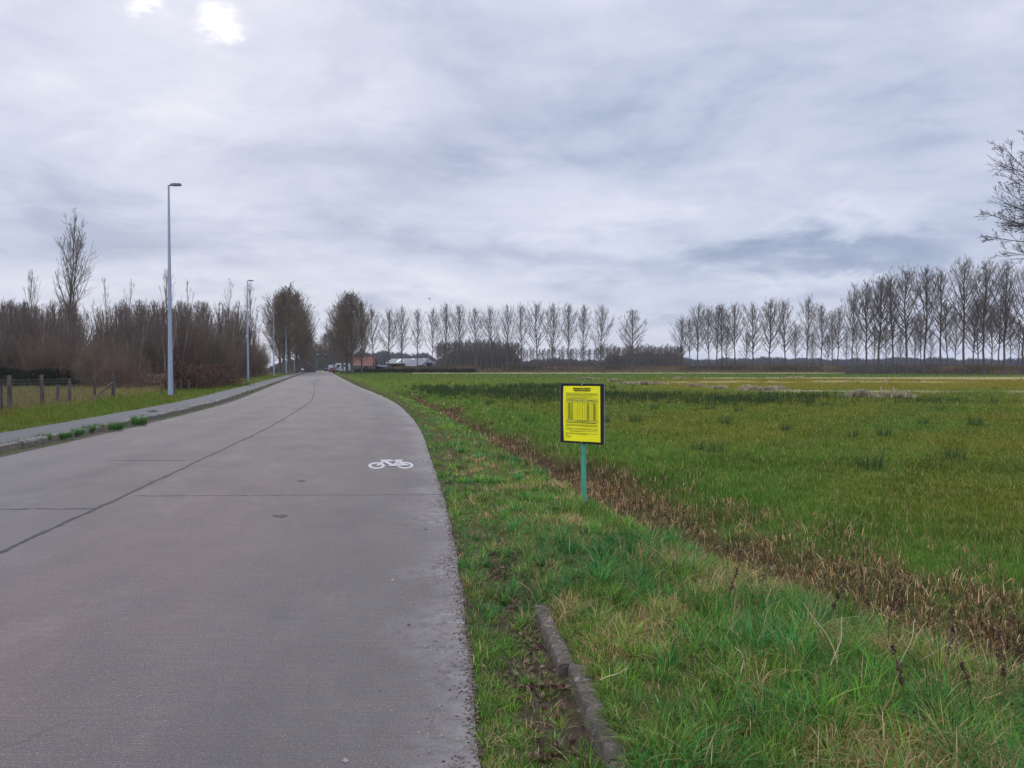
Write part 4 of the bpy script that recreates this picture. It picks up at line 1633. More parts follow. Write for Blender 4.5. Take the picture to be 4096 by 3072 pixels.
def bank_reeds():
    cv = Cover()
    n = 60000
    seg = rng.integers(0, len(BANK) - 1, n)
    lens = np.hypot(*(BANK[1:] - BANK[:-1]).T)
    seg = rng.choice(len(lens), n, p=lens / lens.sum())
    t = rng.uniform(0, 1, n)[:, None]
    p = BANK[seg] * (1 - t) + BANK[seg + 1] * t
    p = p + rng.normal(0, 3.0, (n, 2))
    x, y = p[:, 0], p[:, 1]
    h = rng.uniform(0.5, 1.1, n) * (0.8 + 0.5 * wob(x, y, 0.10))
    w = y * 0.0007 * rng.uniform(0.6, 1.3, n)
    t = np.clip(0.4 + 0.5 * wob(x, y, 0.13) + rng.normal(0, 0.3, n), 0, 1)
    col = mixc(C(0.055, 0.055, 0.028) + 0 * x[:, None], C(0.24, 0.15, 0.09), t)
    P = np.stack([x, y, gz(x, y) - 0.05], 1)
    cv.add(blades(P, h, w, rng.uniform(0, 6.28, n), rng.uniform(0, 0.5, n), jit(col, 0.2), 1, face=rng.normal(0, 0.6, n)))
    cv.build('bank_reeds', M_DRY, 'brown reeds and rough grass along the bank under the poplars', 'reeds')


bank_reeds()


# far woodland masses: thousands of twig slivers with an uneven top
def woodland(name, spans, col, label):
    cv = Cover()
    for (px0, px1, d, py_top, n, depth) in spans:
        x = np.zeros(n)
        px = rng.uniform(px0, px1, n)
        endf = np.clip(np.minimum(px - px0, px1 - px) / 45.0, 0.25, 1)
        dd = d + rng.uniform(0, depth, n)
        x = (px - 2048) / F * dd
        top = (1470 - py_top) / F * d + 1.6
        hh = top * (0.9 + 0.07 * np.sin(px * 0.011 + d) + 0.06 * np.sin(px * 0.037 + 1) + 0.05 * np.sin(px * 0.083) + rng.normal(0, 0.07, n)) * endf**0.5
        z0 = rng.uniform(0, 1, n)**0.8 * hh
        h = rng.uniform(0.12, 0.25, n) * top
        w = d * 0.0009 * rng.uniform(0.5, 1.8, n)
        P = np.stack([x, dd, z0 - 0.5], 1)
        cv.add(blades(P, h, w, rng.uniform(0, 6.28, n), rng.uniform(0, 0.5, n), jit(np.repeat(col[None], n, 0), 0.2), 1, face=rng.normal(0, 0.6, n)))
    cv.build(name, M_DRY, label, 'woodland')


woodland('far_woodland', [(1180, 1760, 620, 1412, 26000, 80), (1650, 2760, 640, 1440, 26000, 60), (2680, 4300, 640, 1432, 46000, 80), (1180, 1420, 520, 1400, 9000, 40)],
         C(0.085, 0.078, 0.085), 'grey-blue woodland closing the horizon')  # bluish tint of distant haze is put into this base colour
woodland('undergrowth', [(3380, 4300, 205, 1452, 16000, 30), (2760, 3380, 320, 1448, 9000, 30), (1748, 2085, 425, 1402, 24000, 30), (2085, 2400, 430, 1436, 10000, 30), (2400, 2745, 430, 1412, 18000, 30), (1080, 1262, 240, 1440, 9000, 60)],
         C(0.105, 0.088, 0.076), 'dark scrub between the tree trunks along the far bank')


def scrub_left():
    """low brambles: along the paddock's far side and behind the wire fence"""
    def mass(name, label, pts, n, wdt, hgt, col, leaf=0.12, cat='hedge'):
        cv = Cover()
        P_ = np.array(pts, float)
        L = np.hypot(*(P_[1:] - P_[:-1]).T)
        s = rng.choice(len(L), n, p=L / L.sum())
        t = rng.uniform(0, 1, n)[:, None]
        p = P_[s] * (1 - t) + P_[s + 1] * t
        r = np.abs(rng.normal(0, 0.5, n))
        ang = rng.uniform(0, 6.28, n)
        x = p[:, 0] + np.cos(ang) * r * wdt
        y = p[:, 1] + np.sin(ang) * r * wdt
        top = hgt * (0.8 + 0.25 * wob(x, y, 0.8)) * np.clip(1.1 - r * 0.6, 0.1, 1)
        z = gz(x, y) + rng.uniform(0, 1, n)**0.7 * top
        az = rng.uniform(0, 6.28, n)
        cv.add(blades(np.stack([x, y, z - 0.05], 1), rng.uniform(0.5, 1.5, n) * leaf * 2, rng.uniform(0.4, 1.2, n) * leaf * 0.5, az, rng.uniform(0.1, 1.4, n), jit(np.repeat(col[None], n, 0), 0.35), 2, face=rng.uniform(0, 6.28, n)))
        o = tri_mesh(name, np.concatenate(cv.V), np.concatenate(cv.F), M_BLADE, col=np.concatenate(cv.C))
        tag(o, label, cat)
        return o
    mass('bramble_hedge', 'low dark green bramble hedge across the back of the paddock', [(at(-60, 57), 57), (at(180, 58), 58), (at(360, 60), 60)], 34000, 1.7, 1.6, C(0.038, 0.044, 0.028))
    mass('bramble_bank', 'dark brown bramble mound behind the row of thin fence posts', [(at(700, 47), 47), (at(800, 53), 53), (at(905, 62), 62)], 16000, 1.6, 1.9, C(0.085, 0.055, 0.042), cat='brambles')
    mass('dead_bracken', 'pinkish dry weeds between the paddock and the nearest street lamp', [(at(400, 60), 60), (at(560, 60), 60), (at(680, 58), 58)], 9000, 2.2, 1.1, C(0.20, 0.13, 0.095), 0.14, cat='weeds')
    mass('farm_hedge', 'long low dark hedge in front of the farm buildings', [(at(1400, 256), 256), (at(1650, 262), 262), (at(1900, 268), 268)], 16000, 1.6, 1.5, C(0.060, 0.055, 0.035), 0.30)


scrub_left()

# water standing in the ditch
wm, T, b = mat_new('ditch water')
b.inputs['Base Color'].default_value = (0.05, 0.038, 0.03, 1)
b.inputs['Roughness'].default_value = 0.12
w = sheet('ditch_water', np.arange(1.5, 9.3, 0.3), lambda yy: np.linspace(float(xr(yy) + se(yy)) + 0.25, float(xr(yy) + se(yy)) + 0.75 + 0.25 * math.sin(yy * 0.9), 4), lambda X, Y: -0.545 + 0 * X, wm)
tag(w, kind='structure')


# leaf litter and grit
def litter():
    n = 1100
    yy = rng.uniform(2.2, 6.6, n)
    yy = yy + 0.12 * np.sin(yy * 9)
    so = rng.normal(0.36, 0.08, n)
    x = xr(yy) + so
    z = gz(x, yy)
    V, Fs, Cc = [], [], []
    for i in range(n):
        s = rng.uniform(0.008, 0.026)
        a = rng.uniform(0, 6.28)
        tl = rng.normal(0, 0.9, 2)
        M = Matrix.Rotation(a, 3, 'Z') @ Matrix.Rotation(tl[0], 3, 'X') @ Matrix.Rotation(tl[1], 3, 'Y')
        base = [(-1, 0, 0), (-0.35, 0.5, 0.22), (0.45, 0.45, 0.18), (1, 0, 0.05), (0.45, -0.5, 0.25), (-0.35, -0.48, 0.2)]
        off = len(V)
        for p in base:
            q = M @ Vector(p) * s
            V.append((x[i] + q.x, yy[i] + q.y, z[i] + 0.014 + q.z))
        Fs += [(off, off + 1, off + 2), (off, off + 2, off + 3), (off, off + 3, off + 4), (off, off + 4, off + 5)]
        c = mixc(C(0.06, 0.035, 0.025), C(0.26, 0.17, 0.12), rng.uniform(0, 1)**2)
        Cc += [c] * 6
    o = tri_mesh('leaf_litter', V, Fs, M_DRY, col=np.array(Cc))
    tag(o, 'dead brown leaves lying in the gutter beside the old kerb', 'leaves', kind='stuff')
    V, Fs, Cc = [], [], []
    n = 1100
    yy = 2.5 + rng.gamma(2.0, 3.0, n)
    so = -np.abs(rng.gamma(1.1, 0.13, n))
    x = xr(yy) + so
    for i in range(n):
        s = rng.uniform(0.002, 0.0065) * (1 + (rng.uniform() < 0.06) * 1.5)
        off = len(V)
        q = rng.normal(0, 1, (5, 3))
        for k, (a_, b_) in enumerate(((1, 0), (0.2, 1), (-1, 0.3), (-0.3, -1))):
            V.append((x[i] + (a_ + q[k, 0] * 0.2) * s, yy[i] + (b_ + q[k, 1] * 0.2) * s, 0.001))
        V.append((x[i] + q[4, 0] * 0.2 * s, yy[i], 0.001 + s * 0.9))
        Fs += [(off, off + 1, off + 4), (off + 1, off + 2, off + 4), (off + 2, off + 3, off + 4), (off + 3, off, off + 4)]
        Cc += [C(0.22, 0.20, 0.19) * rng.uniform(0.3, 1.6)] * 5
    n = 2600
    yy = 2.2 + rng.gamma(1.6, 3.0, n)
    so = 0.02 - np.abs(rng.normal(0, 0.035 + 0.05 * (wob(0 * yy, yy, 2.3) > 0.2), n))
    x = xr(yy) + so
    for i in range(n):
        s = rng.uniform(0.003, 0.009)
        off = len(V)
        q = rng.normal(0, 0.25, (5, 2))
        for k, (a_, b_) in enumerate(((1, 0), (0.2, 1), (-1, 0.3), (-0.3, -1))):
            V.append((x[i] + (a_ + q[k, 0]) * s, yy[i] + (b_ + q[k, 1]) * s, 0.001))
        V.append((x[i] + q[4, 0] * s, yy[i], 0.001 + s * 0.7))
        Fs += [(off, off + 1, off + 4), (off + 1, off + 2, off + 4), (off + 2, off + 3, off + 4), (off + 3, off, off + 4)]
        Cc += [C(0.11, 0.080, 0.060) * rng.uniform(0.4, 1.7)] * 5
    o = tri_mesh('grit', V, Fs, M_DRY, col=np.array(Cc))
    tag(o, 'small loose stones along the right edge of the road', 'gravel', kind='stuff')


litter()


# old kerb stones at the lower right
def kerb_stones():
    spans = [((2.05, 2.98), 0.515, 0.0, 'nearest'), ((3.0, 3.96), 0.520, 0.004, 'middle'), ((4.0, 5.0), 0.475, -0.012, 'farthest')]
    for (y0, y1), off, dz, w_ in spans:
        bm_ = bmesh.new()
        n = 26
        prev = None
        for i in range(n + 1):
            yy = y0 + (y1 - y0) * i / n
            x0 = float(xr(yy)) + off
            j = lambda a: random.uniform(-a, a)
            pr = [(-0.010, -0.14), (-0.003, 0.006), (0.001, 0.019), (0.010, 0.026), (0.040, 0.027), (0.078, 0.026), (0.088, 0.018), (0.090, -0.08)]
            ring = [bm_.verts.new((x0 + a + j(0.0012) + 0.004 * math.sin(yy * 5), yy + j(0.001), b_ + dz + j(0.0016) - (0.008 if i in (0, n) else 0))) for a, b_ in pr]
            if prev:
                for k in range(len(pr) - 1):
                    bm_.faces.new((prev[k], prev[k + 1], ring[k + 1], ring[k]))
            else:
                bm_.faces.new(ring)
            prev = ring
        bm_.faces.new(prev[::-1])
        bmesh.ops.recalc_face_normals(bm_, faces=bm_.faces)
        me = bpy.data.meshes.new('kerb_stone')
        bm_.to_mesh(me)
        bm_.free()
        me.materials.append(M_KERBOLD)
        o = bpy.data.objects.new('kerb_stone', me)
        COL.objects.link(o)
        tag(o, '%s of the three weathered kerb stones half buried in the grass' % w_, 'kerb stone', 'old kerb stones')


kerb_stones()


# ------------------------------------------------------------------ the notice on its post
def text_mesh(body, size, mat, parent, name, loc, width=None, bold=0.0):
    cu = bpy.data.curves.new(name, 'FONT')
    cu.body = body
    cu.size = size
    cu.align_x = 'LEFT'
    cu.offset = bold
    cu.extrude = 0.0004
    cu.resolution_u = 3
    ob = bpy.data.objects.new(name + '_tmp', cu)
    COL.objects.link(ob)
    dg = bpy.context.evaluated_depsgraph_get()
    me = bpy.data.meshes.new_from_object(ob.evaluated_get(dg))
    bpy.data.objects.remove(ob)
    me.materials.clear()
    me.materials.append(mat)
    xs = [v.co.x for v in me.vertices]
    w0 = max(xs) - min(xs)
    s = width / w0 if width else 1
    m0 = min(xs)
    for v in me.vertices:
        v.co = Vector(((v.co.x - m0) * s, -v.co.z, v.co.y))
    o = bpy.data.objects.new(name, me)
    COL.objects.link(o)
    o.parent = parent
    o.location = loc
    return o


def notice():
    d = 9.0
    X = at(2332, d)
    zb = gzf(X, d)
    root = empty('notice_sign', (X, d, zb), 0)
    tag(root, 'yellow printed notice on a black board fixed to a turquoise wooden post', 'sign')
    yaw = math.radians(-36)
    z_top = 1.408 - zb
    BW, BH = 0.605, 0.722
    # post, squared, slightly leaning
    mb = MB()
    mb.box(0.012, 0.035, z_top / 2 - 0.146, 0.057, 0.045, z_top + 0.308, rz=yaw * 0.6, bevel=0.004, ry=math.radians(-0.5))
    mb.build('post', M_GREEN, root)
    bd_ = empty('board_mount', (-0.012, 0.0, z_top - BH / 2), yaw)
    bd_.parent = root
    bd_.name = 'board_mount'
    mb = MB()
    mb.box(0, 0, 0, BW, 0.012, BH, bevel=0.0015)
    board = mb.build('board', M_BLACK, root)
    bpy.data.objects.remove(bd_)
    board.location = (-0.012, 0.0, z_top - BH / 2)
    board.rotation_euler = (0, 0, yaw)
    # pale cut edge down both sides
    mb = MB()
    mb.box(-BW / 2 - 0.002, 0, 0, 0.004, 0.010, BH - 0.004)
    mb.box(BW / 2 + 0.002, 0, 0, 0.004, 0.010, BH - 0.004)
    mb.box(0, 0, BH / 2 + 0.001, BW - 0.01, 0.010, 0.002)
    mb.build('cut_edge', M_EDGE, board)
    for zz in (BH / 2 - 0.012, -BH / 2 + 0.010):
        mb = MB()
        mb.cyl((0.0, -0.006, zz), (0.0, -0.012, zz), 0.008, 0.006, 10)
        mb.build('screw', M_METAL, board)
    # paper, slightly slack at the left edge
    PW, PH = 0.505, 0.665
    nx, nz = 20, 30
    V, Fs = [], []
    for j in range(nz + 1):
        for i in range(nx + 1):
            u, v = i / nx, j / nz
            xx = (u - 0.5) * PW + 0.012 * v * (1 - u) * 0 - 0.010 * (1 - u)**3 * math.sin(v * 3.0) + 0.012 * (v - 0.5) * -0.6
            zz = (v - 0.5) * PH + 0.006 * (u - 0.5)
            yy = -0.009 - 0.0035 * abs(math.sin(v * 5.0 + 1)) * (1 - u)**2 - 0.0015 * math.sin(u * 6) * math.sin(v * 4)
            V.append((xx + 0.004, yy, zz - 0.002))
    for j in range(nz):
        for i in range(nx):
            a = j * (nx + 1) + i
            Fs.append((a, a + 1, a + nx + 2, a + nx + 1))
    paper = tri_mesh('paper', V, Fs, M_PAPER, board, smooth=True)
    yf = -0.0142
    L, R = -0.218, 0.225

    def vz(f):   # fraction from the top of the paper
        return PH / 2 - f * PH
    text_mesh('BEKENDMAKING OPENBAAR', 0.026, M_INK, paper, 'heading', (-0.115, yf, vz(0.060)), 0.245, 0.0009)
    text_mesh('ONDERZOEK ONTEIGENING', 0.026, M_INK, paper, 'heading', (-0.110, yf, vz(0.096)), 0.232, 0.0009)
    # lines of small print: runs of word-length bars
    rr = random.Random(5)

    def lines(name, fracs, x0, x1s, h, mat, m=None):
        mb = MB()
        for f, x1 in zip(fracs, x1s):
            x = x0
            while x < x1 - 0.004:
                wl = min(rr.uniform(0.008, 0.034), x1 - x)
                mb.box(x + wl / 2, yf, vz(f), wl, 0.0008, h * rr.uniform(0.75, 1.1))
                x += wl + rr.uniform(0.0025, 0.0045)
        return mb.build(name, mat, paper)
    lines('paragraph', [0.130, 0.148, 0.165, 0.181], L, [R, R, R, R - 0.09], 0.0050, M_INK2)
    lines('paragraph', [0.208, 0.224], L, [R, R - 0.15], 0.0050, M_INK2)
    # table
    mb = MB()
    mb.box((L + R) / 2, yf + 0.0012, vz(0.265), R - L, 0.0006, 0.046)
    mb.box((L + R) / 2, yf + 0.0012, vz(0.637), R - L, 0.0006, 0.030)
    tb = mb.build('table_band', M_SHADE, paper)
    mb = MB()
    cols = [0, 0.075, 0.115, 0.225, 0.365, 0.44, 0.52, 0.60, 0.70, 0.80, 0.90, 1.0]
    for c in (0, 0.225, 0.365, 0.44, 0.52, 0.60, 0.80, 1.0):
        mb.box(L + (R - L) * c, yf, vz(0.44), 0.0016 if c in (0, 1.0) else 0.0022, 0.0007, 0.26)
    for k in range(31):
        f = 0.305 + k * 0.0105
        mb.box((L + R) / 2, yf - 0.0003, vz(f), R - L, 0.0005, 0.0007)
    mb.build('table_grid', M_INK2, paper)
    mb = MB()
    for k in range(30):
        f = 0.310 + k * 0.0105
        for c0, c1 in ((0.07, 0.155), (0.165, 0.215), (0.515, 0.53), (0.655, 0.74), (0.85, 0.945)):
            a = L + (R - L) * (c0 + rr.uniform(0, 0.012))
            b_ = L + (R - L) * (c1 - rr.uniform(0, 0.02))
            mb.box((a + b_) / 2, yf - 0.0008, vz(f), b_ - a, 0.0006, 0.0040)
    mb.build('table_figures', M_INK2, paper)
    for c, wl in ((0.08, 0.085), (0.33, 0.028), (0.475, 0.034), (0.70, 0.065), (0.655, 0.024), (0.84, 0.045)):
        mb = MB()
        mb.box(L + (R - L) * c + wl / 2, yf - 0.0004, vz(0.258 + (0.012 if wl < 0.03 or c > 0.8 else 0)), wl, 0.0008, 0.0055)
        mb.build('column_title', M_INK, paper)
    lines('table_total', [0.636], L + 0.16, [L + 0.31], 0.0065, M_INK)
    lines('bold_line', [0.667], L, [R - 0.03], 0.0065, M_INK)
    lines('paragraph', [0.697, 0.712, 0.727, 0.741], L, [R, R, R, L + 0.04], 0.0050, M_INK2)
    lines('paragraph', [0.768, 0.783, 0.798], L, [R, R, L + 0.09], 0.0050, M_INK2)
    lines('paragraph', [0.812, 0.827], L + 0.06, [R, R - 0.19], 0.0050, M_INK2)
    lines('paragraph', [0.858, 0.873], L, [R, R - 0.14], 0.0050, M_INK2)
    # emblem and small name at the foot
    mb = MB()
    for pts in ([(0, 0), (0.010, 0.004), (0.006, 0.020), (-0.002, 0.028), (0.002, 0.014)], [(0.004, -0.004), (0.014, -0.010), (0.010, 0.004)],
                [(0.010, 0.012), (0.018, 0.020), (0.009, 0.022)]):
        mb.poly([(L + 0.006 + a, yf, vz(0.925) + b_) for a, b_ in pts], (0, -0.0006, 0))
    mb.build('emblem', M_INK, paper)
    text_mesh('Vlaanderen', 0.013, M_INK, paper, 'name', (L + 0.030, yf, vz(0.925)), 0.046, 0.0003)
    lines('name_line', [0.938], L + 0.036, [L + 0.07], 0.003, M_INK2)


notice()


# ------------------------------------------------------------------ street lamps
def make_lamp():
    root = empty('street_lamp')
    H = 10.5
    mb = MB()
    mb.cyl((0, 0, -0.4), (0, 0, H), 0.130, 0.042, 20, cap=False)
    mb.build('pole', M_LAMP, root, smooth=True)
    mb = MB()
    mb.box(0.05, -0.116, 0.75, 0.09, 0.012, 0.45, bevel=0.003)
    mb.build('service_door', M_LAMP, root)
    mb = MB()
    mb.box(0.085, -0.085, 1.95, 0.06, 0.004, 0.16, rz=math.radians(45))
    mb.build('number_sticker', M_GLASS, root)
    mb = MB()
    mb.cyl((0, 0, -0.02), (0, 0, 0.03), 0.19, 0.19, 14)
    mb.build('base_collar', M_LAMPD, root)
    mb = MB()
    mb.cyl((-0.03, 0, H + 0.02), (0.16, 0, H + 0.05), 0.035, 0.03, 10)
    mb.build('arm', M_LAMP, root)
    # flat luminaire with a rounded outline
    bm_ = bmesh.new()
    out = [(0.08, -0.07), (0.20, -0.13), (0.45, -0.15), (0.60, -0.13), (0.66, -0.06), (0.66, 0.06), (0.60, 0.13), (0.45, 0.15), (0.20, 0.13), (0.08, 0.07)]
    f = bm_.faces.new([bm_.verts.new((a, b_, H + 0.02 + 0.02 * a)) for a, b_ in out])
    r = bmesh.ops.extrude_face_region(bm_, geom=[f])
    for v in [v for v in r['geom'] if isinstance(v, bmesh.types.BMVert)]:
        v.co.z += 0.085
        v.co.y *= 0.8
        v.co.x = 0.3 + (v.co.x - 0.3) * 0.9
    bmesh.ops.recalc_face_normals(bm_, faces=bm_.faces)
    me = bpy.data.meshes.new('luminaire')
    bm_.to_mesh(me)
    bm_.free()
    me.materials.append(M_LAMPD)
    lum = bpy.data.objects.new('luminaire', me)
    COL.objects.link(lum)
    lum.parent = root
    mb = MB()
    mb.box(0.40, 0, H + 0.016, 0.36, 0.20, 0.02, bevel=0.005, ry=-0.02)
    mb.build('lens', M_GLASS, lum)
    mb = MB()
    mb.cyl((0.28, 0, H + 0.09), (0.28, 0, H + 0.16), 0.035, 0.03, 10)
    mb.build('sensor', M_LAMPD, lum)
    return root


lamp0 = make_lamp()
lamps = [(682, 37.6), (992, 78.8), (1096, 125), (1145, 168), (1178, 213), (1198, 258), (1214, 303), (1224, 345)]
names = ['nearest and tallest in view, beside the paddock fence', 'second along the road', 'third along the road', 'fourth along the road', 'fifth along the road',
         'sixth along the road', 'seventh along the road', 'last small one by the bridge']
for i, (px, d) in enumerate(lamps):
    o = lamp0 if i == 0 else copy_tree(lamp0)
    X = at(px, d)
    o.location = (X, d, gzf(X, d))
    o.rotation_euler = (0, 0, math.radians(-5))
    tag(o, 'grey tapered street lamp, %s' % names[i], 'street lamp', 'street lamps left of the road')


# ------------------------------------------------------------------ paddock fence
def wood_post(px, py_top, py_base, wpx, d, label, name='fence_post', tilt=0.0):
    X = at(px, d)
    zt = CAMZ - (py_top - 1470) / F * d
    r = wpx / F * d / 2
    zb = gzf(X, d) - 0.3
    bm_ = bmesh.new()
    k, m = 9, 9
    prev = None
    for i in range(k):
        t = i / (k - 1)
        z = zb + (zt - zb) * t
        rr = r * (1.06 - 0.14 * t)
        ring = [bm_.verts.new((X + tilt * (z - zb) + rr * (1 + random.uniform(-0.12, 0.12)) * math.cos(a / m * 6.2832),
                               d + rr * (1 + random.uniform(-0.12, 0.12)) * math.sin(a / m * 6.2832), z + (random.uniform(-0.02, 0.02) if i == k - 1 else 0))) for a in range(m)]
        if prev:
            for a in range(m):
                bm_.faces.new((prev[a], prev[(a + 1) % m], ring[(a + 1) % m], ring[a]))
        prev = ring
    bm_.faces.new(prev)
    bmesh.ops.recalc_face_normals(bm_, faces=bm_.faces)
    me = bpy.data.meshes.new(name)
    bm_.to_mesh(me)
    bm_.free()
    me.materials.append(M_POST)
    o = bpy.data.objects.new(name, me)
    COL.objects.link(o)
    tag(o, label, 'fence post', 'wooden posts of the paddock fence')
    return Vector((X, d, zt))


P1 = wood_post(4, 1540, 1645, 12, 24.0, 'short fence post cut by the left border')
P2 = wood_post(37, 1503, 1647, 18, 24.8, 'thick weathered fence post, leftmost of the tall ones')
P3 = wood_post(167, 1501, 1623, 16, 28.4, 'tall weathered fence post with a pale top, second of the tall ones')
P4 = wood_post(227, 1540, 1611, 12, 30.4, 'shortest leaning stub post between the tall ones', tilt=0.03)
P5 = wood_post(277, 1517, 1609, 12, 31.3, 'medium fence post with a small hook, right of the stub post')
P6 = wood_post(378, 1512, 1598, 10, 33.6, 'slim grey post crossed by the diagonal brace')
P7 = wood_post(453, 1497, 1596, 15, 34.6, 'corner fence post at the right end of the wire mesh')
thin = [(648, 1528, 38.8, 'dark thin post just left of the nearest street lamp'), (697, 1530, 40.6, 'pale thin stake just right of the nearest street lamp'), (724, 1525, 43.5, 'first of the thin dark posts before the bramble mound'), (757, 1520, 46.0, 'second of the thin dark posts before the bramble mound'),
        (786, 1518, 49.0, 'third of the thin dark posts before the bramble mound'), (822, 1514, 53.0, 'fourth of the thin dark posts before the bramble mound'), (843, 1514, 56.0, 'fifth of the thin dark posts before the bramble mound'),
        (892, 1511, 63.0, 'last thin dark post, under the white scrap')]
for px, pt, d, lb in thin:
    wood_post(px, pt, 0, 6, d, lb, tilt=random.uniform(-0.05, 0.05))
# brace
mb = MB()
A = Vector((at(453, 34.4), 34.4, CAMZ - (1528 - 1470) / F * 34.4))
B = Vector((at(345, 32.4), 32.4, 0.03))
mb.cyl(B, A, 0.045, 0.045, 8)
o = mb.build('fence_brace', M_POST)
tag(o, 'dark diagonal brace leaning against the corner post', 'fence brace')


def wire_mesh():
    segs = [(Vector((at(-60, 22.5), 22.5, 0)), P2), (P2, P3), (P3, P5), (P5, P6), (P6, P7)]
    Ps, Rs = [], []
    for a, b_ in segs:
        L = math.hypot(b_.x - a.x, b_.y - a.y)
        for hz in (0.08, 0.22, 0.36, 0.50, 0.66, 0.82, 0.98, 1.10):
            za, zb_ = gzf(a.x, a.y) + hz, gzf(b_.x, b_.y) + hz
            Ps.append([(a.x, a.y, za), ((a.x + b_.x) / 2, (a.y + b_.y) / 2, (za + zb_) / 2 - 0.01), (b_.x, b_.y, zb_)])
            Rs.append([0.006] * 3)
        nn = int(L / 0.12)
        for k in range(nn):
            t = (k + 0.5) / nn
            x, y = a.x + (b_.x - a.x) * t, a.y + (b_.y - a.y) * t
            z = gzf(x, y)
            Ps.append([(x, y, z + 0.05), (x, y, z + 0.5), (x, y, z + 1.10)])
            Rs.append([0.0045] * 3)
    V, Fc = tubes(np.array(Ps), np.array(Rs), 3)
    o = tri_mesh('wire_mesh', V, Fc, M_WIRE)
    tag(o, 'rusty square wire mesh strung between the paddock posts', 'wire fence')
    Ps = []
    pts = [P7] + [Vector((at(px, d), d, 0)) for px, _, d, _ in thin]
    for hz in (0.5, 0.72):
        for a, b_ in zip(pts[:-1], pts[1:]):
            Ps.append([(a.x, a.y, gzf(a.x, a.y) + hz), ((a.x + b_.x) / 2, (a.y + b_.y) / 2, (gzf(a.x, a.y) + gzf(b_.x, b_.y)) / 2 + hz - 0.02), (b_.x, b_.y, gzf(b_.x, b_.y) + hz)])
    V, Fc = tubes(np.array(Ps), np.full((len(Ps), 3), 0.004), 3)
    o = tri_mesh('barbed_wire', V, Fc, M_WIRE)
    tag(o, 'two sagging wires running along the thin posts behind the lamp', 'wire')


wire_mesh()

# white scraps on the left
M_WHITE = simple('white plastic', (0.72, 0.70, 0.66), 0.5, var=0.15)
mb = MB()
mb.sph((0, 0, 0), 0.16, (1.5, 0.5, 0.8), 2)
for v in mb.bm.verts:
    v.co += Vector((random.uniform(-0.05, 0.05), random.uniform(-0.03, 0.03), random.uniform(-0.06, 0.06)))
o = mb.build('plastic_bag', M_WHITE, loc=(at(910, 63), 63, 0.85))
o.rotation_euler = (0, 0.6, 0)
tag(o, 'crumpled white plastic bag caught in the brambles', 'bag')
root = empty('letter_box', (at(1210, 205), 205, gzf(at(1210, 205), 205)))
mb = MB()
mb.box(0, 0, 1.0, 0.75, 0.45, 0.42, bevel=0.12)
mb.build('box_body', M_WHITE, root)
mb = MB()
mb.cyl((0, 0, -0.1), (0, 0, 0.8), 0.06, 0.06, 8)
mb.build('leg', M_LAMPD, root)
tag(root, 'small rounded white box on the left verge between far lamps', 'box')


# ------------------------------------------------------------------ bridge portal at the end of the road
M_BRIDGE = simple('bridge green paint', (0.035, 0.062, 0.052), 0.6, scale=1.5, col2=(0.022, 0.040, 0.034))
M_BRIDGE2 = simple('bridge pale green paint', (0.10, 0.125, 0.11), 0.6, scale=1.5, col2=(0.05, 0.07, 0.06))


def bridge():
    d = 332
    xa, xb = at(1268, d), at(1306, d)
    root = empty('lift_bridge', ((xa + xb) / 2, d, 0), math.radians(8))
    hw = (xb - xa) / 2
    tag(root, 'green steel portal of the lift bridge at the end of the road', 'bridge')
    for s in (-1, 1):
        for yy in (0, 2.4):
            mb = MB()
            mb.box(s * hw, yy, 3.2, 0.42, 0.42, 6.8, bevel=0.03)
            mb.box(s * hw, yy, 0.2, 0.8, 0.8, 0.8)
            mb.build('tower_leg', M_BRIDGE if yy or s > 0 else M_BRIDGE2, root)
        mb = MB()
        for z0 in (0.8, 2.6, 4.4):
            mb.cyl((s * hw, 0, z0), (s * hw, 2.4, z0 + 1.7), 0.07, 0.07, 6)
        mb.build('side_lattice', M_BRIDGE, root)
        mb = MB()
        mb.box(s * (hw - 0.55), 0, 5.9, 0.14, 0.2, 1.5, ry=s * math.radians(45))
        mb.build('corner_brace', M_BRIDGE, root)
        mb = MB()
        mb.box(s * (hw + 0.2), 4, 1.0, 0.1, 12, 0.1)
        for k in range(7):
            mb.box(s * (hw + 0.2), -1.5 + k * 1.8, 0.5, 0.08, 0.08, 1.0)
        mb.build('railing', M_BRIDGE, root)
    mb = MB()
    mb.box(0, 0, 6.75, 2 * hw + 1.0, 0.5, 0.55, bevel=0.03)
    mb.box(0, 2.4, 6.75, 2 * hw + 1.0, 0.5, 0.55, bevel=0.03)
    mb.build('cross_beam', M_BRIDGE, root)
    mb = MB()
    for s in (-1, 1):
        mb.box(s * (hw * 0.8), 1.2, 7.1, 0.35, 7.5, 0.4, rx=math.radians(3))
    mb.build('balance_beam', M_BRIDGE, root)
    mb = MB()
    mb.box(0, 5, 0.06, 2 * hw + 1.6, 14, 0.14)
    mb.build('deck', M_KERB, root)


bridge()


# ------------------------------------------------------------------ farm
def roof_mat(name, c1, c2, freq, axis=0):
    m, T, b = mat_new(name)
    co = obj_coord(T)
    wv = T.node('ShaderNodeTexWave')
    wv.bands_direction = 'XYZ'[axis]
    wv.inputs['Scale'].default_value = freq
    T.l.new(co, wv.inputs['Vector'])
    n = T.noise(co, 1.1, 5, 0.65)
    c = T.mix(T.map(n, 0.3, 0.7), (*c2, 1), (*c1, 1))
    c = T.mix(T.map(wv.outputs['Fac'], 0.0, 0.35, 0.35, 0.0), c, tuple(x * 0.4 for x in c1) + (1,))
    T.l.new(c, b.inputs['Base Color'])
    b.inputs['Roughness'].default_value = 0.7
    return m


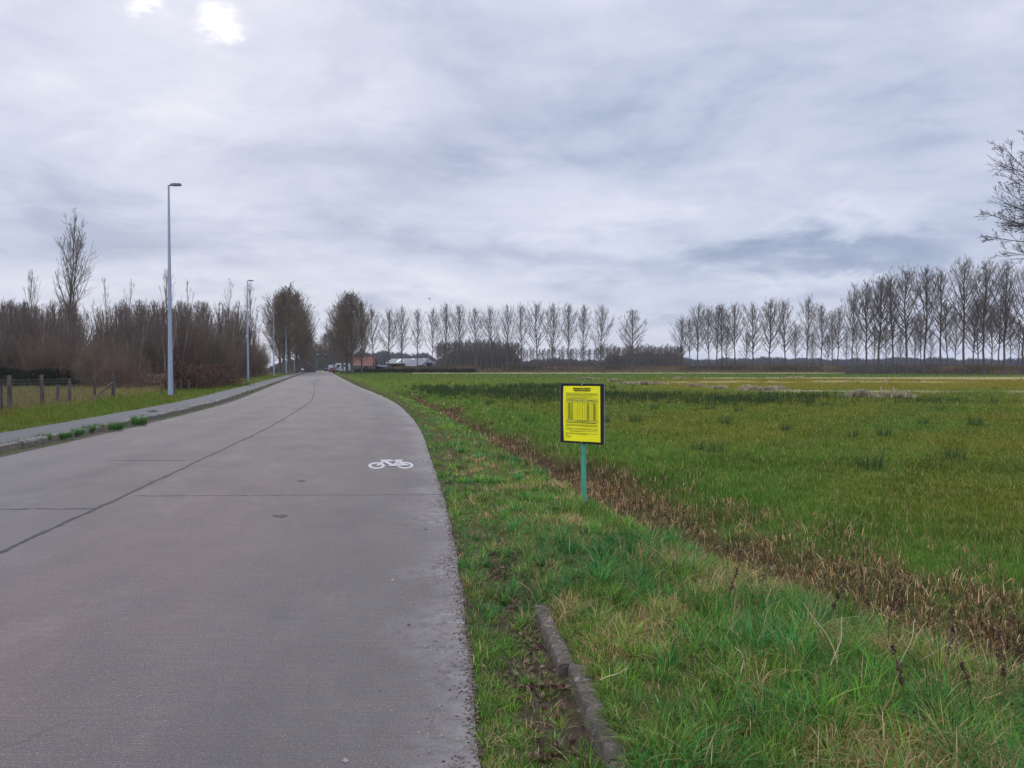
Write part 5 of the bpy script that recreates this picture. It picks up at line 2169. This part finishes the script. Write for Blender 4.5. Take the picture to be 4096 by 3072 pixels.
M_TILE = roof_mat('orange roof tiles', (0.190, 0.056, 0.026), (0.12, 0.042, 0.024), 1.6)
M_SHEET = roof_mat('corrugated roof sheet', (0.070, 0.084, 0.092), (0.036, 0.045, 0.052), 2.0)
M_BRICK = simple('brown brick', (0.16, 0.105, 0.075), 0.9, scale=3, col2=(0.085, 0.06, 0.05))
M_FASCIA = simple('pale gutter board', (0.42, 0.38, 0.32), 0.7)
M_DARKW = simple('dark window', (0.015, 0.015, 0.018), 0.2)
M_SKYL = simple('skylight sheet', (0.36, 0.40, 0.43), 0.4)
M_BARN = simple('grey barn boards', (0.135, 0.135, 0.155), 0.9, scale=2, col2=(0.08, 0.08, 0.095), stretch=(6, 6, 0.4))
M_DOORD = simple('dark doorway boards', (0.02, 0.018, 0.02), 0.9)


def house():
    d = 300
    x0, x1 = at(1404, d), at(1492, d)
    W_ = x1 - x0
    root = empty('farmhouse', ((x0 + x1) / 2, d, -0.35))
    tag(root, 'low brick farmhouse with a steep orange tiled roof behind the poplars', 'house')
    ze, zr = 2.85, 6.15
    mb = MB()
    mb.box(0, 4, ze / 2, W_, 7.6, ze)
    mb.poly([(-W_ / 2, 0.3, ze), (-W_ / 2, 7.7, ze), (-W_ / 2, 4, zr - 0.15)], (0.25, 0, 0))
    mb.poly([(W_ / 2 - 0.25, 0.3, ze), (W_ / 2 - 0.25, 7.7, ze), (W_ / 2 - 0.25, 4, zr - 0.15)], (0.25, 0, 0))
    mb.build('wall', M_BRICK, root)
    mb = MB()
    e = W_ / 2 + 0.3
    mb.poly([(-e, -0.3, ze - 0.05), (e, -0.3, ze - 0.05), (e, 4, zr), (-e, 4, zr)], (0, 0, 0.12))
    mb.poly([(-e, 4.01, zr), (e, 4.01, zr), (e, 8.3, ze - 0.05), (-e, 8.3, ze - 0.05)], (0, 0, 0.12))
    mb.cyl((-e, 4, zr + 0.13), (e, 4, zr + 0.13), 0.13, 0.13, 8)
    roof = mb.build('roof', M_TILE, root)
    mb = MB()
    mb.box(e - 1.0, 4, zr + 0.5, 0.6, 0.6, 1.1)
    mb.build('chimney', M_BRICK, roof)
    mb = MB()
    mb.box(0, -0.36, ze - 0.02, 2 * e, 0.12, 0.2)
    mb.build('gutter_board', M_FASCIA, root)
    for k, xx in enumerate((-3.0, -1.4, 0.3, 3.2)):
        mb = MB()
        mb.box(xx, 0.17, 1.5, 1.0, 0.12, 1.15)
        wn = mb.build('window', M_DARKW, root)
        mb = MB()
        mb.box(xx, 0.10, 2.10, 1.15, 0.1, 0.08)
        mb.box(xx, 0.10, 0.90, 1.15, 0.1, 0.08)
        mb.box(xx - 0.53, 0.10, 1.5, 0.08, 0.1, 1.12)
        mb.box(xx + 0.53, 0.10, 1.5, 0.08, 0.1, 1.12)
        mb.box(xx, 0.10, 1.5, 0.06, 0.1, 1.12)
        mb.build('frame', M_FASCIA, wn)
    mb = MB()
    mb.box(1.8, 0.16, 1.1, 1.1, 0.12, 2.2)
    mb.build('door', M_DOORD, root)


house()


def barn():
    d = 318
    k = d / F
    ctr = at(1640, d)
    root = empty('barn', (ctr, d, -0.35))
    tag(root, 'long grey barn with a corrugated metal roof and pale skylights', 'barn')

    def P(px, py, dd):     # photo pixel at depth dd, in the barn's own coordinates
        return (at(px, dd) - ctr, dd - d, CAMZ - (py - 1470) / F * dd + 0.35)
    # long low range with its roof slope towards the field
    rl, rr_ = P(1567, 1436, 326), P(1716, 1434, 326)
    el, er = P(1541, 1455, 314), P(1690, 1456, 314)
    mb = MB()
    mb.poly([el, er, rr_, rl], (0, 0, 0.14))
    b1, b2 = P(1567, 1455, 338), P(1716, 1455, 338)
    mb.poly([(rl[0], rl[1] + 0.02, rl[2]), (rr_[0], rr_[1] + 0.02, rr_[2]), b2, b1], (0, 0, 0.14))
    roof = mb.build('roof', M_SHEET, root)
    for a in (0.24, 0.58, 0.86):
        mb = MB()
        q = [Vector(el).lerp(Vector(er), a), Vector(el).lerp(Vector(er), a + 0.05), Vector(rl).lerp(Vector(rr_), a + 0.05), Vector(rl).lerp(Vector(rr_), a)]
        lo0, lo1 = q[0].lerp(q[3], 0.25), q[1].lerp(q[2], 0.25)
        hi1, hi0 = q[1].lerp(q[2], 0.92), q[0].lerp(q[3], 0.92)
        mb.poly([v + Vector((0, 0, 0.16)) for v in (lo0, lo1, hi1, hi0)], (0, 0, 0.05))
        mb.build('skylight', M_SKYL, roof)
    mb = MB()
    zf = el[2]
    x0, x1 = el[0] + 1.2, er[0]
    mb.box((x0 + x1) / 2, 8.0, zf / 2, x1 - x0, 12, zf - 0.1)
    mb.build('wall', M_BARN, root)
    for xx, ww in ((x0 + 2.6, 3.6), (x0 + 7.4, 4.2), (x0 + 11.2, 1.6)):
        mb = MB()
        mb.box(xx, 1.93, zf * 0.42, ww, 0.12, zf * 0.78)
        mb.build('open_bay', M_DOORD, root)
    # wing running towards the field with a single low slope
    w0, w1 = P(1606, 1475, 296), P(1690, 1460, 296)
    w3, w2 = P(1640, 1440, 318), P(1717, 1435, 318)
    mb = MB()
    mb.poly([w0, w1, w2, w3], (0, 0, 0.12))
    mb.build('wing_roof', M_BARN, root)
    g0, g1, g2, g3, g4 = P(1690, 1461, 297), P(1717, 1436, 318), P(1744, 1452, 318), P(1744, 1482, 318), P(1690, 1484, 297)
    mb = MB()
    mb.poly([g4, g0, g1, g2, g3], (0.05, 0.35, 0))
    mb.build('gable_wall', M_BARN, root)
    mb = MB()
    a, b_, c_, e_ = P(1706, 1451, 303.0), P(1727, 1451, 308.5), P(1727, 1478, 308.5), P(1706, 1478, 303.0)
    mb.poly([a, b_, c_, e_], (0.0, 0.12, 0))
    mb.build('gable_door', M_DOORD, root)
    mb = MB()
    for t in (0.1, 0.35, 0.6, 0.85):
        p = Vector(w0).lerp(Vector(w1), t)
        mb.box(p.x, p.y + 0.4, p.z / 2, 0.2, 0.2, max(0.3, p.z))
    mb.build('wing_posts', M_BARN, root)


barn()


def shed(px0, px1, d, zt, label, mat):
    x0, x1 = at(px0, d), at(px1, d)
    root = empty('shed', ((x0 + x1) / 2, d, -0.35))
    tag(root, label, 'shed')
    W_ = x1 - x0
    mb = MB()
    mb.box(0, 2, zt / 2, W_, 4, zt)
    mb.build('wall', mat, root)
    mb = MB()
    mb.box(0, 2, zt + 0.12, W_ + 0.5, 4.6, 0.16, rx=math.radians(5))
    mb.build('roof', M_BARN, root)
    mb = MB()
    mb.box(-W_ * 0.2, -0.04, zt * 0.42, W_ * 0.32, 0.1, zt * 0.8)
    mb.build('door', M_DOORD, root)
    mb = MB()
    mb.box(W_ * 0.25, -0.04, zt * 0.6, W_ * 0.2, 0.1, zt * 0.35)
    mb.build('window', M_DARKW, root)


shed(1497, 1520, 305, 2.5, 'low dark shed next to the farmhouse', M_DOORD)
shed(1521, 1543, 306, 2.4, 'low blue-grey shed beside the barn\'s left end', M_BARN)

M_CARW = simple('white car paint', (0.45, 0.46, 0.48), 0.35, var=0.05)
M_CARR = simple('dark red car paint', (0.25, 0.06, 0.06), 0.35, var=0.1)
M_CARB = simple('dark blue car paint', (0.04, 0.05, 0.09), 0.35, var=0.1)
M_TYRE = simple('tyre', (0.02, 0.02, 0.02), 0.9)
M_RED = simple('red machinery paint', (0.42, 0.08, 0.05), 0.6, scale=2, col2=(0.22, 0.06, 0.05))
M_TAILR = simple('red lamp glass', (0.35, 0.02, 0.02), 0.3)


def vehicle(name, px, d, L, W_, H, paint, label, cat, rz, van=False, z=-0.35):
    root = empty(name, (at(px, d), d, z), rz)
    tag(root, label, cat)
    # side outline (x along the car), extruded across
    if van:
        out = [(-L / 2, 0.35), (L / 2, 0.35), (L / 2, H * 0.55), (L / 2 - 0.5, H * 0.93), (L / 2 - 0.9, H), (-L / 2 + 0.1, H), (-L / 2, H * 0.9)]
    else:
        out = [(-L / 2, 0.3), (L / 2, 0.3), (L / 2, 0.62), (L / 2 - 0.9, 0.86), (L / 2 - 1.6, H * 0.97), (-L / 2 + 0.9, H), (-L / 2 + 0.15, 0.92), (-L / 2, 0.8)]
    mb = MB()
    mb.poly([(a, -W_ / 2, b_) for a, b_ in out], (0, W_, 0))
    body = mb.build('body', paint, root)
    mb = MB()
    if van:
        mb.box(-L / 2 - 0.01, 0, H * 0.68, 0.05, W_ * 0.6, H * 0.22)
    else:
        mb.poly([(-L / 2 + 0.17, -W_ * 0.40, 0.95), (-L / 2 + 0.17, W_ * 0.40, 0.95), (-L / 2 + 0.80, W_ * 0.36, H - 0.07), (-L / 2 + 0.80, -W_ * 0.36, H - 0.07)], (-0.06, 0, 0.04))
    mb.build('rear_window', M_DARKW, root)
    for s in (-1, 1):
        mb = MB()
        mb.box(0 if van else -0.1, s * (W_ / 2 + 0.005), H * (0.70 if van else 0.77), L * 0.42, 0.03, H * 0.18)
        mb.build('side_window', M_DARKW, root)
        mb = MB()
        mb.box(-L / 2 - 0.02, s * W_ * 0.42, 0.75, 0.06, 0.14, 0.22)
        mb.build('tail_light', M_TAILR, root)
        for xx in (-L * 0.31, L * 0.31):
            mb = MB()
            mb.cyl((xx, s * (W_ / 2 - 0.12), 0.32), (xx, s * (W_ / 2 + 0.03), 0.32), 0.32, 0.32, 16)
            mb.build('wheel', M_TYRE, root)
    mb = MB()
    mb.box(-L / 2 - 0.03, 0, 0.5, 0.12, W_ * 0.96, 0.16)
    mb.build('bumper', M_TYRE, root)
    return root


vehicle('parked_car', 1354, 240, 4.3, 1.8, 1.5, M_CARW, 'white hatchback seen from behind beside the poplar clump', 'car', math.radians(86), z=0.25)
vehicle('parked_van', 1347, 262, 5.4, 2.0, 2.3, M_CARW, 'long white van parked side-on behind the white hatchback', 'van', math.radians(8), van=True, z=0.2)
vehicle('camper_van', 1373, 250, 5.8, 2.1, 2.9, M_CARW, 'tall white camper partly hidden by poplar trunks', 'van', math.radians(70), van=True, z=0.15)
vehicle('parked_car', 1331, 236, 4.2, 1.75, 1.45, M_CARR, 'dark red car parked at the road edge near the bridge', 'car', math.radians(95), z=0.1)
vehicle('parked_car', 1318, 270, 4.2, 1.75, 1.45, M_CARB, 'dark blue car just right of the bridge portal', 'car', math.radians(80), z=0.1)
vehicle('tractor_van', 1745, 300, 3.2, 1.9, 2.2, M_CARW, 'small white van standing right of the barn gable', 'van', math.radians(60), van=True)


def trailer(px, d, L, label):
    root = empty('farm_trailer', (at(px, d), d, -0.35), math.radians(random.uniform(-8, 8)))
    tag(root, label, 'trailer', 'red trailers on the farmyard')
    mb = MB()
    mb.box(0, 0, 1.25, L, 2.0, 0.7, bevel=0.04)
    mb.box(0, 0, 0.75, L * 0.9, 1.0, 0.2)
    mb.build('load_bed', M_RED, root)
    mb = MB()
    mb.box(0, 0, 1.72, L * 0.9, 1.9, 0.18, bevel=0.05)
    mb.build('cover', M_FASCIA, root)
    for s in (-1, 1):
        for xx in (-L * 0.25, L * 0.25):
            mb = MB()
            mb.cyl((xx, s * 0.85, 0.42), (xx, s * 1.05, 0.42), 0.42, 0.42, 14)
            mb.build('wheel', M_TYRE, root)
    mb = MB()
    mb.cyl((L / 2, 0, 0.75), (L / 2 + 1.3, 0, 0.5), 0.06, 0.05, 6)
    mb.build('drawbar', M_TYRE, root)


trailer(1778, 300, 3.4, 'larger red trailer in the farmyard right of the barn')
trailer(1808, 300, 2.6, 'smaller red trailer next to the white containers')
for px, L, lb in ((1836, 3.2, 'wider pale storage container behind the hedge'), (1857, 1.6, 'narrow pale storage container right of the wider one')):
    root = empty('storage_container', (at(px, 300), 300, -0.35))
    tag(root, lb, 'container', 'pale containers behind the hedge')
    mb = MB()
    mb.box(0, 0, 1.1, L, 2.0, 2.1)
    for k in range(int(L / 0.4)):
        mb.box(-L / 2 + 0.2 + k * 0.4, -1.02, 1.1, 0.16, 0.06, 2.0)
    mb.build('shell', simple('pale container paint', (0.42, 0.44, 0.46), 0.6), root)
    mb = MB()
    mb.box(0, 0, 2.19, L + 0.06, 2.06, 0.08)
    mb.build('lid', M_LAMPD, root)

root = empty('utility_pole', (at(1335, 236), 236, -0.3))
tag(root, 'thin dark wooden pole beside the parked cars', 'pole')
mb = MB()
mb.cyl((0, 0, 0), (0, 0, 8.2), 0.17, 0.12, 10)
mb.build('shaft', M_BARK, root)
mb = MB()
mb.box(0, 0, 7.7, 1.1, 0.12, 0.12)
mb.build('crossarm', M_BARK, root)


# ------------------------------------------------------------------ person on the bank
def person():
    d = 293.0
    X = at(2978, d)
    z = CAMZ + (1470 - 1455) / F * d - 1.74
    root = empty('person', (X, d, z), math.radians(100))
    tag(root, 'person in dark clothes walking along the far bank, half hidden by reeds', 'person')
    V = [(0, 0, 0.95), (0, 0, 1.15), (0, 0, 1.38), (0, 0, 1.50), (0.01, 0, 1.60), (0.02, 0, 1.70),
         (0, 0.17, 1.40), (0.02, 0.23, 1.14), (0.10, 0.22, 0.92), (0, -0.17, 1.40), (-0.03, -0.23, 1.14), (0.02, -0.23, 0.90),
         (0, 0.10, 0.90), (0.10, 0.10, 0.50), (0.02, 0.10, 0.08), (0.16, 0.10, 0.03), (0, -0.10, 0.90), (-0.06, -0.10, 0.50), (-0.25, -0.10, 0.12), (-0.13, -0.10, 0.04)]
    E = [(0, 1), (1, 2), (2, 3), (3, 4), (4, 5), (2, 6), (6, 7), (7, 8), (2, 9), (9, 10), (10, 11), (0, 12), (12, 13), (13, 14), (14, 15), (0, 16), (16, 17), (17, 18), (18, 19)]
    R = [0.15, 0.14, 0.16, 0.065, 0.095, 0.085, 0.065, 0.048, 0.035, 0.065, 0.048, 0.035, 0.095, 0.065, 0.045, 0.04, 0.095, 0.065, 0.045, 0.04]
    me = bpy.data.meshes.new('body')
    me.from_pydata(V, E, [])
    ob = bpy.data.objects.new('body', me)
    COL.objects.link(ob)
    md = ob.modifiers.new('skin', 'SKIN')
    for i, sv in enumerate(me.skin_vertices[0].data):
        sv.radius = (R[i], R[i])
        sv.use_root = (i == 0)
    ob.modifiers.new('sub', 'SUBSURF').levels = 1
    dg = bpy.context.evaluated_depsgraph_get()
    m2 = bpy.data.meshes.new_from_object(ob.evaluated_get(dg))
    bpy.data.objects.remove(ob)
    m2.materials.clear()
    m2.materials.append(simple('dark jacket', (0.02, 0.02, 0.025), 0.8))
    b_ = bpy.data.objects.new('body', m2)
    COL.objects.link(b_)
    b_.parent = root
    mb = MB()
    mb.sph((0.01, 0, 1.70), 0.105, (1.05, 0.9, 0.75), 2)
    mb.build('pale_cap', simple('pale cap cloth', (0.45, 0.42, 0.40), 0.8), root)


person()


# ------------------------------------------------------------------ single plants
def dock(seed, H, lean, label, x, y):
    rg = np.random.default_rng(seed)
    root = empty('dead_dock_plant', (x, y, gzf(x, y)), rg.uniform(0, 6.28))
    tag(root, label, 'dead plant', 'dead dock plants in the long grass')
    t = np.linspace(0, 1, 8)
    P = np.stack([lean * t**1.5 * H, 0.03 * np.sin(t * 5), t * H], 1)[None]
    V, Fc = tubes(P, (0.0035 - 0.002 * t)[None], 5)
    tri_mesh('stem', V, Fc, M_DEAD, root)
    n = 2 if seed % 2 else 3
    for k in range(n):
        tt = 0.50 + rg.uniform(0.15, 0.25) * k + rg.uniform(-0.05, 0.05)
        c = np.array([lean * tt**1.5 * H, 0.03 * math.sin(tt * 5), tt * H])
        m = 45
        q = np.clip(rg.normal(0, 1, (m, 3)), -1.5, 1.5) * np.array([0.008, 0.008, 0.018]) * rg.uniform(0.6, 1.4)
        PP = c + q
        az = rg.uniform(0, 6.28, m)
        Vb, Fb, Cb = blades(PP, rg.uniform(0.008, 0.02, m), rg.uniform(0.006, 0.014, m), az, rg.uniform(0.3, 1.2, m),
                            np.repeat(C(0.075, 0.045, 0.035)[None], m, 0) * rg.uniform(0.5, 1.7, (m, 1)), 1, face=rg.uniform(0, 6.28, m))
        tri_mesh('seed_head', Vb, Fb, M_DRY, root, col=Cb)


M_DEAD = simple('dead stem', (0.10, 0.055, 0.04), 0.9, var=0.4)
docks = [(3560, 2600, 0.42, 'tallest dead dock plant with dark seed clusters in the middle of the long grass'),
         (3460, 2520, 0.34, 'dead dock plant with a fat dark seed cluster left of the tallest one'), (3340, 2570, 0.36, 'dead dock plant leaning left over the crossed straws'),
         (3060, 2400, 0.30, 'small dead dock plant on the verge near the ditch'), (2930, 2500, 0.34, 'dead dock plant nearest the middle, beside a green tuft'),
         (3600, 2540, 0.38, 'reddish dead dock plant standing against the ditch'), (3630, 2950, 0.30, 'low dead dock plant with a ragged brown head near the bottom'),
         (3850, 2850, 0.28, 'dead dock plant with a drooping head at lower right'), (3985, 2880, 0.36, 'dead dock plant close to the lower right corner'),
         (4060, 2800, 0.44, 'dark leaning dock stalk at the right border'), (3820, 2700, 0.30, 'thin dead dock plant behind the lower right tufts')]
for i, (px, py, H, lb) in enumerate(docks):
    X, Y = ground_pt(px, py, -0.05)
    dock(900 + i, H * 1.15, [0.1, -0.2, -0.3, 0.15, -0.1, 0.05, -0.2, 0.3, -0.15, -0.35, 0.2][i], lb, X, Y)


def straw(px, py, L, az, el_, label, bend=0.3):
    L = L * 0.66
    X, Y = ground_pt(px, py, 0.0)
    t = np.linspace(0, 1, 10)
    s = el_
    kx = np.where(t < 0.65, t, 0.65 + (t - 0.65) * 0.8)
    P = np.stack([np.cos(az) * t * L * math.cos(s) + 0.02 * np.sin(t * 5), np.sin(az) * t * L * math.cos(s) + 0.015 * np.sin(t * 7), L * (math.sin(s) * t - bend * np.clip(t - 0.65, 0, 1))], 1)
    V, Fc = tubes(P[None], (0.0028 - 0.0016 * t)[None], 5)
    o = tri_mesh('dry_stalk', V, Fc, M_STRAW)
    o.location = (X, Y, gzf(X, Y) + 0.05)
    tag(o, label, 'dry stalk', 'pale dry stalks in the long grass')


M_STRAW = simple('pale straw', (0.52, 0.42, 0.27), 0.8, scale=30, col2=(0.36, 0.27, 0.15))
straw(3350, 2710, 0.48, 2.2, 1.0, 'long pale straw slanting up to the left over the grass', 0.0)
straw(3320, 2730, 0.46, 0.75, 0.9, 'pale straw crossing the first and bent over to the right')
straw(3590, 2690, 0.50, 0.6, 0.85, 'bent orange straw arching right behind the crossed pair')
straw(3660, 2660, 0.40, 0.0, 0.6, 'pale straw lying nearly flat right of the arching one')
straw(2400, 2790, 0.25, 0.1, 0.35, 'short pale straw lying over the old kerb', 0.2)
straw(2960, 2780, 0.26, 1.3, 1.2, 'pair of upright tan leaves seen as one dry stalk left of the crossed straws', 0.9)
straw(3990, 2620, 0.30, 2.6, 0.7, 'curled white-tipped straw at the right border', 0.9)


# tufts that stand out: rushes in the meadow, tussocks on the kerb and path
def tuft_obj(name, n, H, spread, cols, seg=3, w=0.006, seed=0):
    rg = np.random.default_rng(seed)
    a = rg.uniform(0, 6.28, n)
    r = np.sqrt(rg.uniform(0, 1, n)) * spread
    P = np.stack([np.cos(a) * r, np.sin(a) * r, np.full(n, -0.02)], 1)
    h = H * rg.uniform(0.5, 1.1, n)
    lean = np.clip(rg.gamma(2.5, 0.16, n), 0.05, 1.1)
    c = cols[rg.integers(0, len(cols), n)] * rg.uniform(0.7, 1.3, (n, 1))
    V, Fc, Cc = blades(P, h, w * rg.uniform(0.7, 1.4, n), a + rg.normal(0, 0.4, n), lean, c, seg, face=rg.uniform(0, 6.28, n))
    return tri_mesh(name, V, Fc, M_BLADE, col=Cc)


rp = [tuft_obj('rush_tuft', 60, 0.42, 0.20, np.array([[0.035, 0.065, 0.026], [0.05, 0.085, 0.03]]), 2, 0.014, 40 + i) for i in range(3)]
rush_px = [(3140, 1722), (3410, 1748), (2860, 1810), (2790, 1800), (3820, 1840), (3690, 1700), (2620, 1640), (2840, 1640), (3540, 1745), (2955, 1650), (3060, 1600), (3300, 1625),
           (3760, 1645), (2540, 1690), (2900, 1700), (3900, 1700), (3480, 1880), (2420, 1690), (1770, 1590), (1960, 1620), (2110, 1690)]
rlab = ['dark rush tuft standing alone in the middle of the meadow', 'taller dark rush tuft right of the middle one', 'right one of a pair of wide rush tufts above the ditch', 'left one of a pair of wide rush tufts above the ditch',
        'faint blue-green rush tuft far right', 'small rush tuft below the bulrushes']
lst = []
for i, (px, py) in enumerate(rush_px):
    X, Y = ground_pt(px, py, -0.36)
    o = inst(rp[i % 3])
    place(o, X, Y, random.uniform(0.75, 1.15))
    lb = rlab[i] if i < len(rlab) else 'x'
    if i >= len(rlab):
        lst.append(o)
    tag(o, lb, 'rush tuft', 'rush tufts in the meadow')
label_in_order(lst, 'small dark rush tuft scattered over the meadow, %s from the left')

kt = [tuft_obj('grass_tuft', 240, 0.20, 0.10, np.array([[0.05, 0.13, 0.035], [0.08, 0.17, 0.04]]), 3, 0.008, 60 + i) for i in range(2)]
for i, (px, py, s, lb) in enumerate([(178, 1752, 1.0, 'green tuft on the path behind the left kerb, nearest one'), (265, 1742, 0.9, 'tuft in the strip along the path, left end'), (310, 1730, 1.0, 'tuft in the strip along the path, middle'),
                                     (355, 1718, 1.1, 'tuft in the strip along the path, broader one'), (395, 1708, 0.9, 'tuft in the strip along the path, right end'), (462, 1710, 1.35, 'bright green tuft growing over the kerb face'),
                                     (556, 1690, 1.6, 'tallest dark tuft growing in front of the kerb'), (610, 1652, 1.0, 'low tuft on the kerb far along the path')]):
    X, Y = ground_pt(px, py, 0.08)
    o = inst(kt[i % 2])
    place(o, X, Y, (s * 1.2, s * 1.2, s), z=0.05)
    tag(o, lb, 'grass tuft', 'grass tufts along the left kerb')


# broad-leaved weeds
wd = [tuft_obj('broad_leaf_weed', 16, 0.15, 0.03, np.array([[0.07, 0.17, 0.03], [0.11, 0.19, 0.035]]), 4, 0.045, 160 + i) for i in range(2)]
for i, (px, py, s_, lb) in enumerate([(2030, 2385, 0.8, 'broad-leaved weed at the far end of the bare gutter'), (2110, 2700, 0.6, 'small broad-leaved weed in the gutter beside the old kerb'),
                                      (2420, 2240, 1.0, 'broad-leaved weed in the verge below the sign post'), (3590, 2960, 1.1, 'bright broad-leaved weed in the bottom right grass'),
                                      (1860, 1985, 0.7, 'weed growing out of the transverse road joint at the verge'), (2920, 1990, 1.1, 'broad-leaved weed on the far edge of the ditch')]):
    X, Y = ground_pt(px, py, 0.0)
    o = inst(wd[i % 2])
    place(o, X, Y, s_)
    tag(o, lb, 'weed', 'broad-leaved weeds')


# bulrushes with fluffy heads
M_FLUFF = simple('seed fluff', (0.50, 0.45, 0.38), 0.95, scale=30, col2=(0.16, 0.11, 0.08), bump=0.5)
M_STALK = simple('reed stalk', (0.36, 0.30, 0.16), 0.9)
for i, (px, py, base_px, base_py, s, lb) in enumerate([
        (3387, 1525, 3408, 1568, 0.9, 'leftmost bulrush, leaning, with a small fluffy head'), (3544, 1526, 3543, 1588, 1.35, 'tallest bulrush with a dark split head'),
        (3524, 1553, 3532, 1590, 1.1, 'bulrush left of and below the tallest one'), (3575, 1556, 3580, 1590, 1.2, 'bulrush right of the tallest one'),
        (3558, 1571, 3556, 1592, 0.7, 'smallest bulrush under the tallest one'), (3637, 1566, 3640, 1592, 1.3, 'rightmost bulrush, standing apart')]):
    d = 47.0 + i * 0.15
    bx_ = at(base_px, d)
    hx = at(px, d)
    hz = CAMZ - (py - 1470) / F * d
    gzv = gzf(bx_, d)
    root = empty('bulrush', (bx_, d, gzv))
    tag(root, lb, 'bulrush', 'bulrushes in the meadow')
    t = np.linspace(0, 1, 6)
    P = np.stack([(hx - bx_) * t**1.3, 0 * t, (hz - gzv) * t], 1)
    V, Fc = tubes(P[None], np.full((1, 6), 0.008), 5)
    tri_mesh('stalk', V, Fc, M_STALK, root)
    mb = MB()
    mb.sph((hx - bx_, 0, hz - gzv), 0.075 * s, (0.65, 0.65, 1.15), 3)
    for v in mb.bm.verts:
        v.co += Vector((random.gauss(0, 0.007), random.gauss(0, 0.007), random.gauss(0, 0.007)))
    mb.build('head', M_FLUFF, root)


# heaps of mown reed
def heap(px, py, wpx, H, n, label, seed):
    rg = np.random.default_rng(seed)
    X, Y = ground_pt(px, py, -0.36)
    W_ = wpx / F * Y / 2
    x = rg.normal(0, 0.5, n) * W_
    y = rg.normal(0, 0.5, n) * max(0.5, W_ * 0.35)
    top = 0.6 * H * np.exp(-(x / W_)**2 * 1.3) * (0.6 + 0.4 * np.sin(x * 3 + seed))
    z = rg.uniform(0, 1, n) * np.abs(top)
    tone = rg.uniform(0, 1, n)
    col = mixc(C(0.13, 0.095, 0.06) + 0 * tone[:, None], C(0.55, 0.46, 0.30), tone)
    V, Fc, Cc = blades(np.stack([x, y, z], 1), rg.uniform(0.2, 0.5, n), Y * 0.0008 * rg.uniform(0.5, 1.3, n), rg.uniform(0, 6.28, n), rg.uniform(0.3, 1.5, n), col, 2, face=rg.normal(0, 0.8, n))
    o = tri_mesh('reed_heap', V, Fc, M_DRY, col=Cc)
    o.location = (X, Y, gzf(X, Y))
    tag(o, label, 'reed heap', 'heaps of dead reed in the meadow')


for i, a in enumerate([(2575, 1540, 150, 0.45, 1500, 'dark brown reed heap right behind the notice board'), (2455, 1530, 50, 0.3, 400, 'small reed heap just above the notice board\'s right corner'),
                       (2350, 1521, 70, 0.3, 300, 'thin reed heap above the notice board'), (2780, 1548, 60, 0.35, 500, 'pale reed heap in the middle of the meadow'), (2875, 1556, 60, 0.3, 500, 'low pale reed heap beside a rush patch'),
                       (2985, 1558, 50, 0.55, 600, 'upright pale reed clump left of the dark scrub'), (3110, 1560, 60, 0.45, 600, 'brown reed clump right of the dark scrub'), (3440, 1588, 110, 0.5, 1400, 'tangled grey reed heap under the leftmost bulrush'),
                       (3585, 1592, 120, 0.4, 1400, 'tangled reed heap under the right bulrushes'), (2720, 1520, 50, 0.3, 300, 'thin reed scraps on the edge of the far green strip'),
                       (3180, 1517, 60, 0.5, 300, 'small reed clump on the edge of the far green strip')]):
    heap(*a, seed=70 + i)
heap(3050, 1563, 130, 0.5, 900, 'dark scrubby clump between the two reed clumps', 99)

# one distant bird
mb = MB()
mb.sph((0, 0, 0), 0.055, (2.2, 0.8, 0.8), 2)
d = 90
bird = empty('bird', (at(1719, d), d, CAMZ + (1470 - 1196) / F * d), 0.4)
tag(bird, 'tiny dark bird flying above the poplars', 'bird')
M_BIRD = simple('dark feathers', (0.03, 0.03, 0.035), 0.8)
body = mb.build('body', M_BIRD, bird)
for s in (-1, 1):
    mb = MB()
    mb.poly([(0.06, 0, 0), (-0.05, 0, 0), (-0.09, s * 0.16, 0.06), (0.0, s * 0.18, 0.07)], (0, 0, 0.01))
    mb.build('wing', M_BIRD, bird)


# ------------------------------------------------------------------ thin air between here and the far woods
def haze():
    mb = MB()
    mb.box(0, 2400, 19.0, 6000, 5200, 41.5)
    m = bpy.data.materials.new('thin haze')
    m.use_nodes = True
    T = NT(m.node_tree)
    T.n.clear()
    out = T.node('ShaderNodeOutputMaterial')
    v = T.node('ShaderNodeVolumePrincipled')
    v.inputs['Color'].default_value = (0.80, 0.86, 1.0, 1)
    v.inputs['Density'].default_value = 0.00011
    v.inputs['Anisotropy'].default_value = 0.2
    T.l.new(v.outputs[0], out.inputs['Volume'])
    o = mb.build('haze', m)
    tag(o, 'thin bluish haze over the fields', 'haze', kind='stuff')


haze()
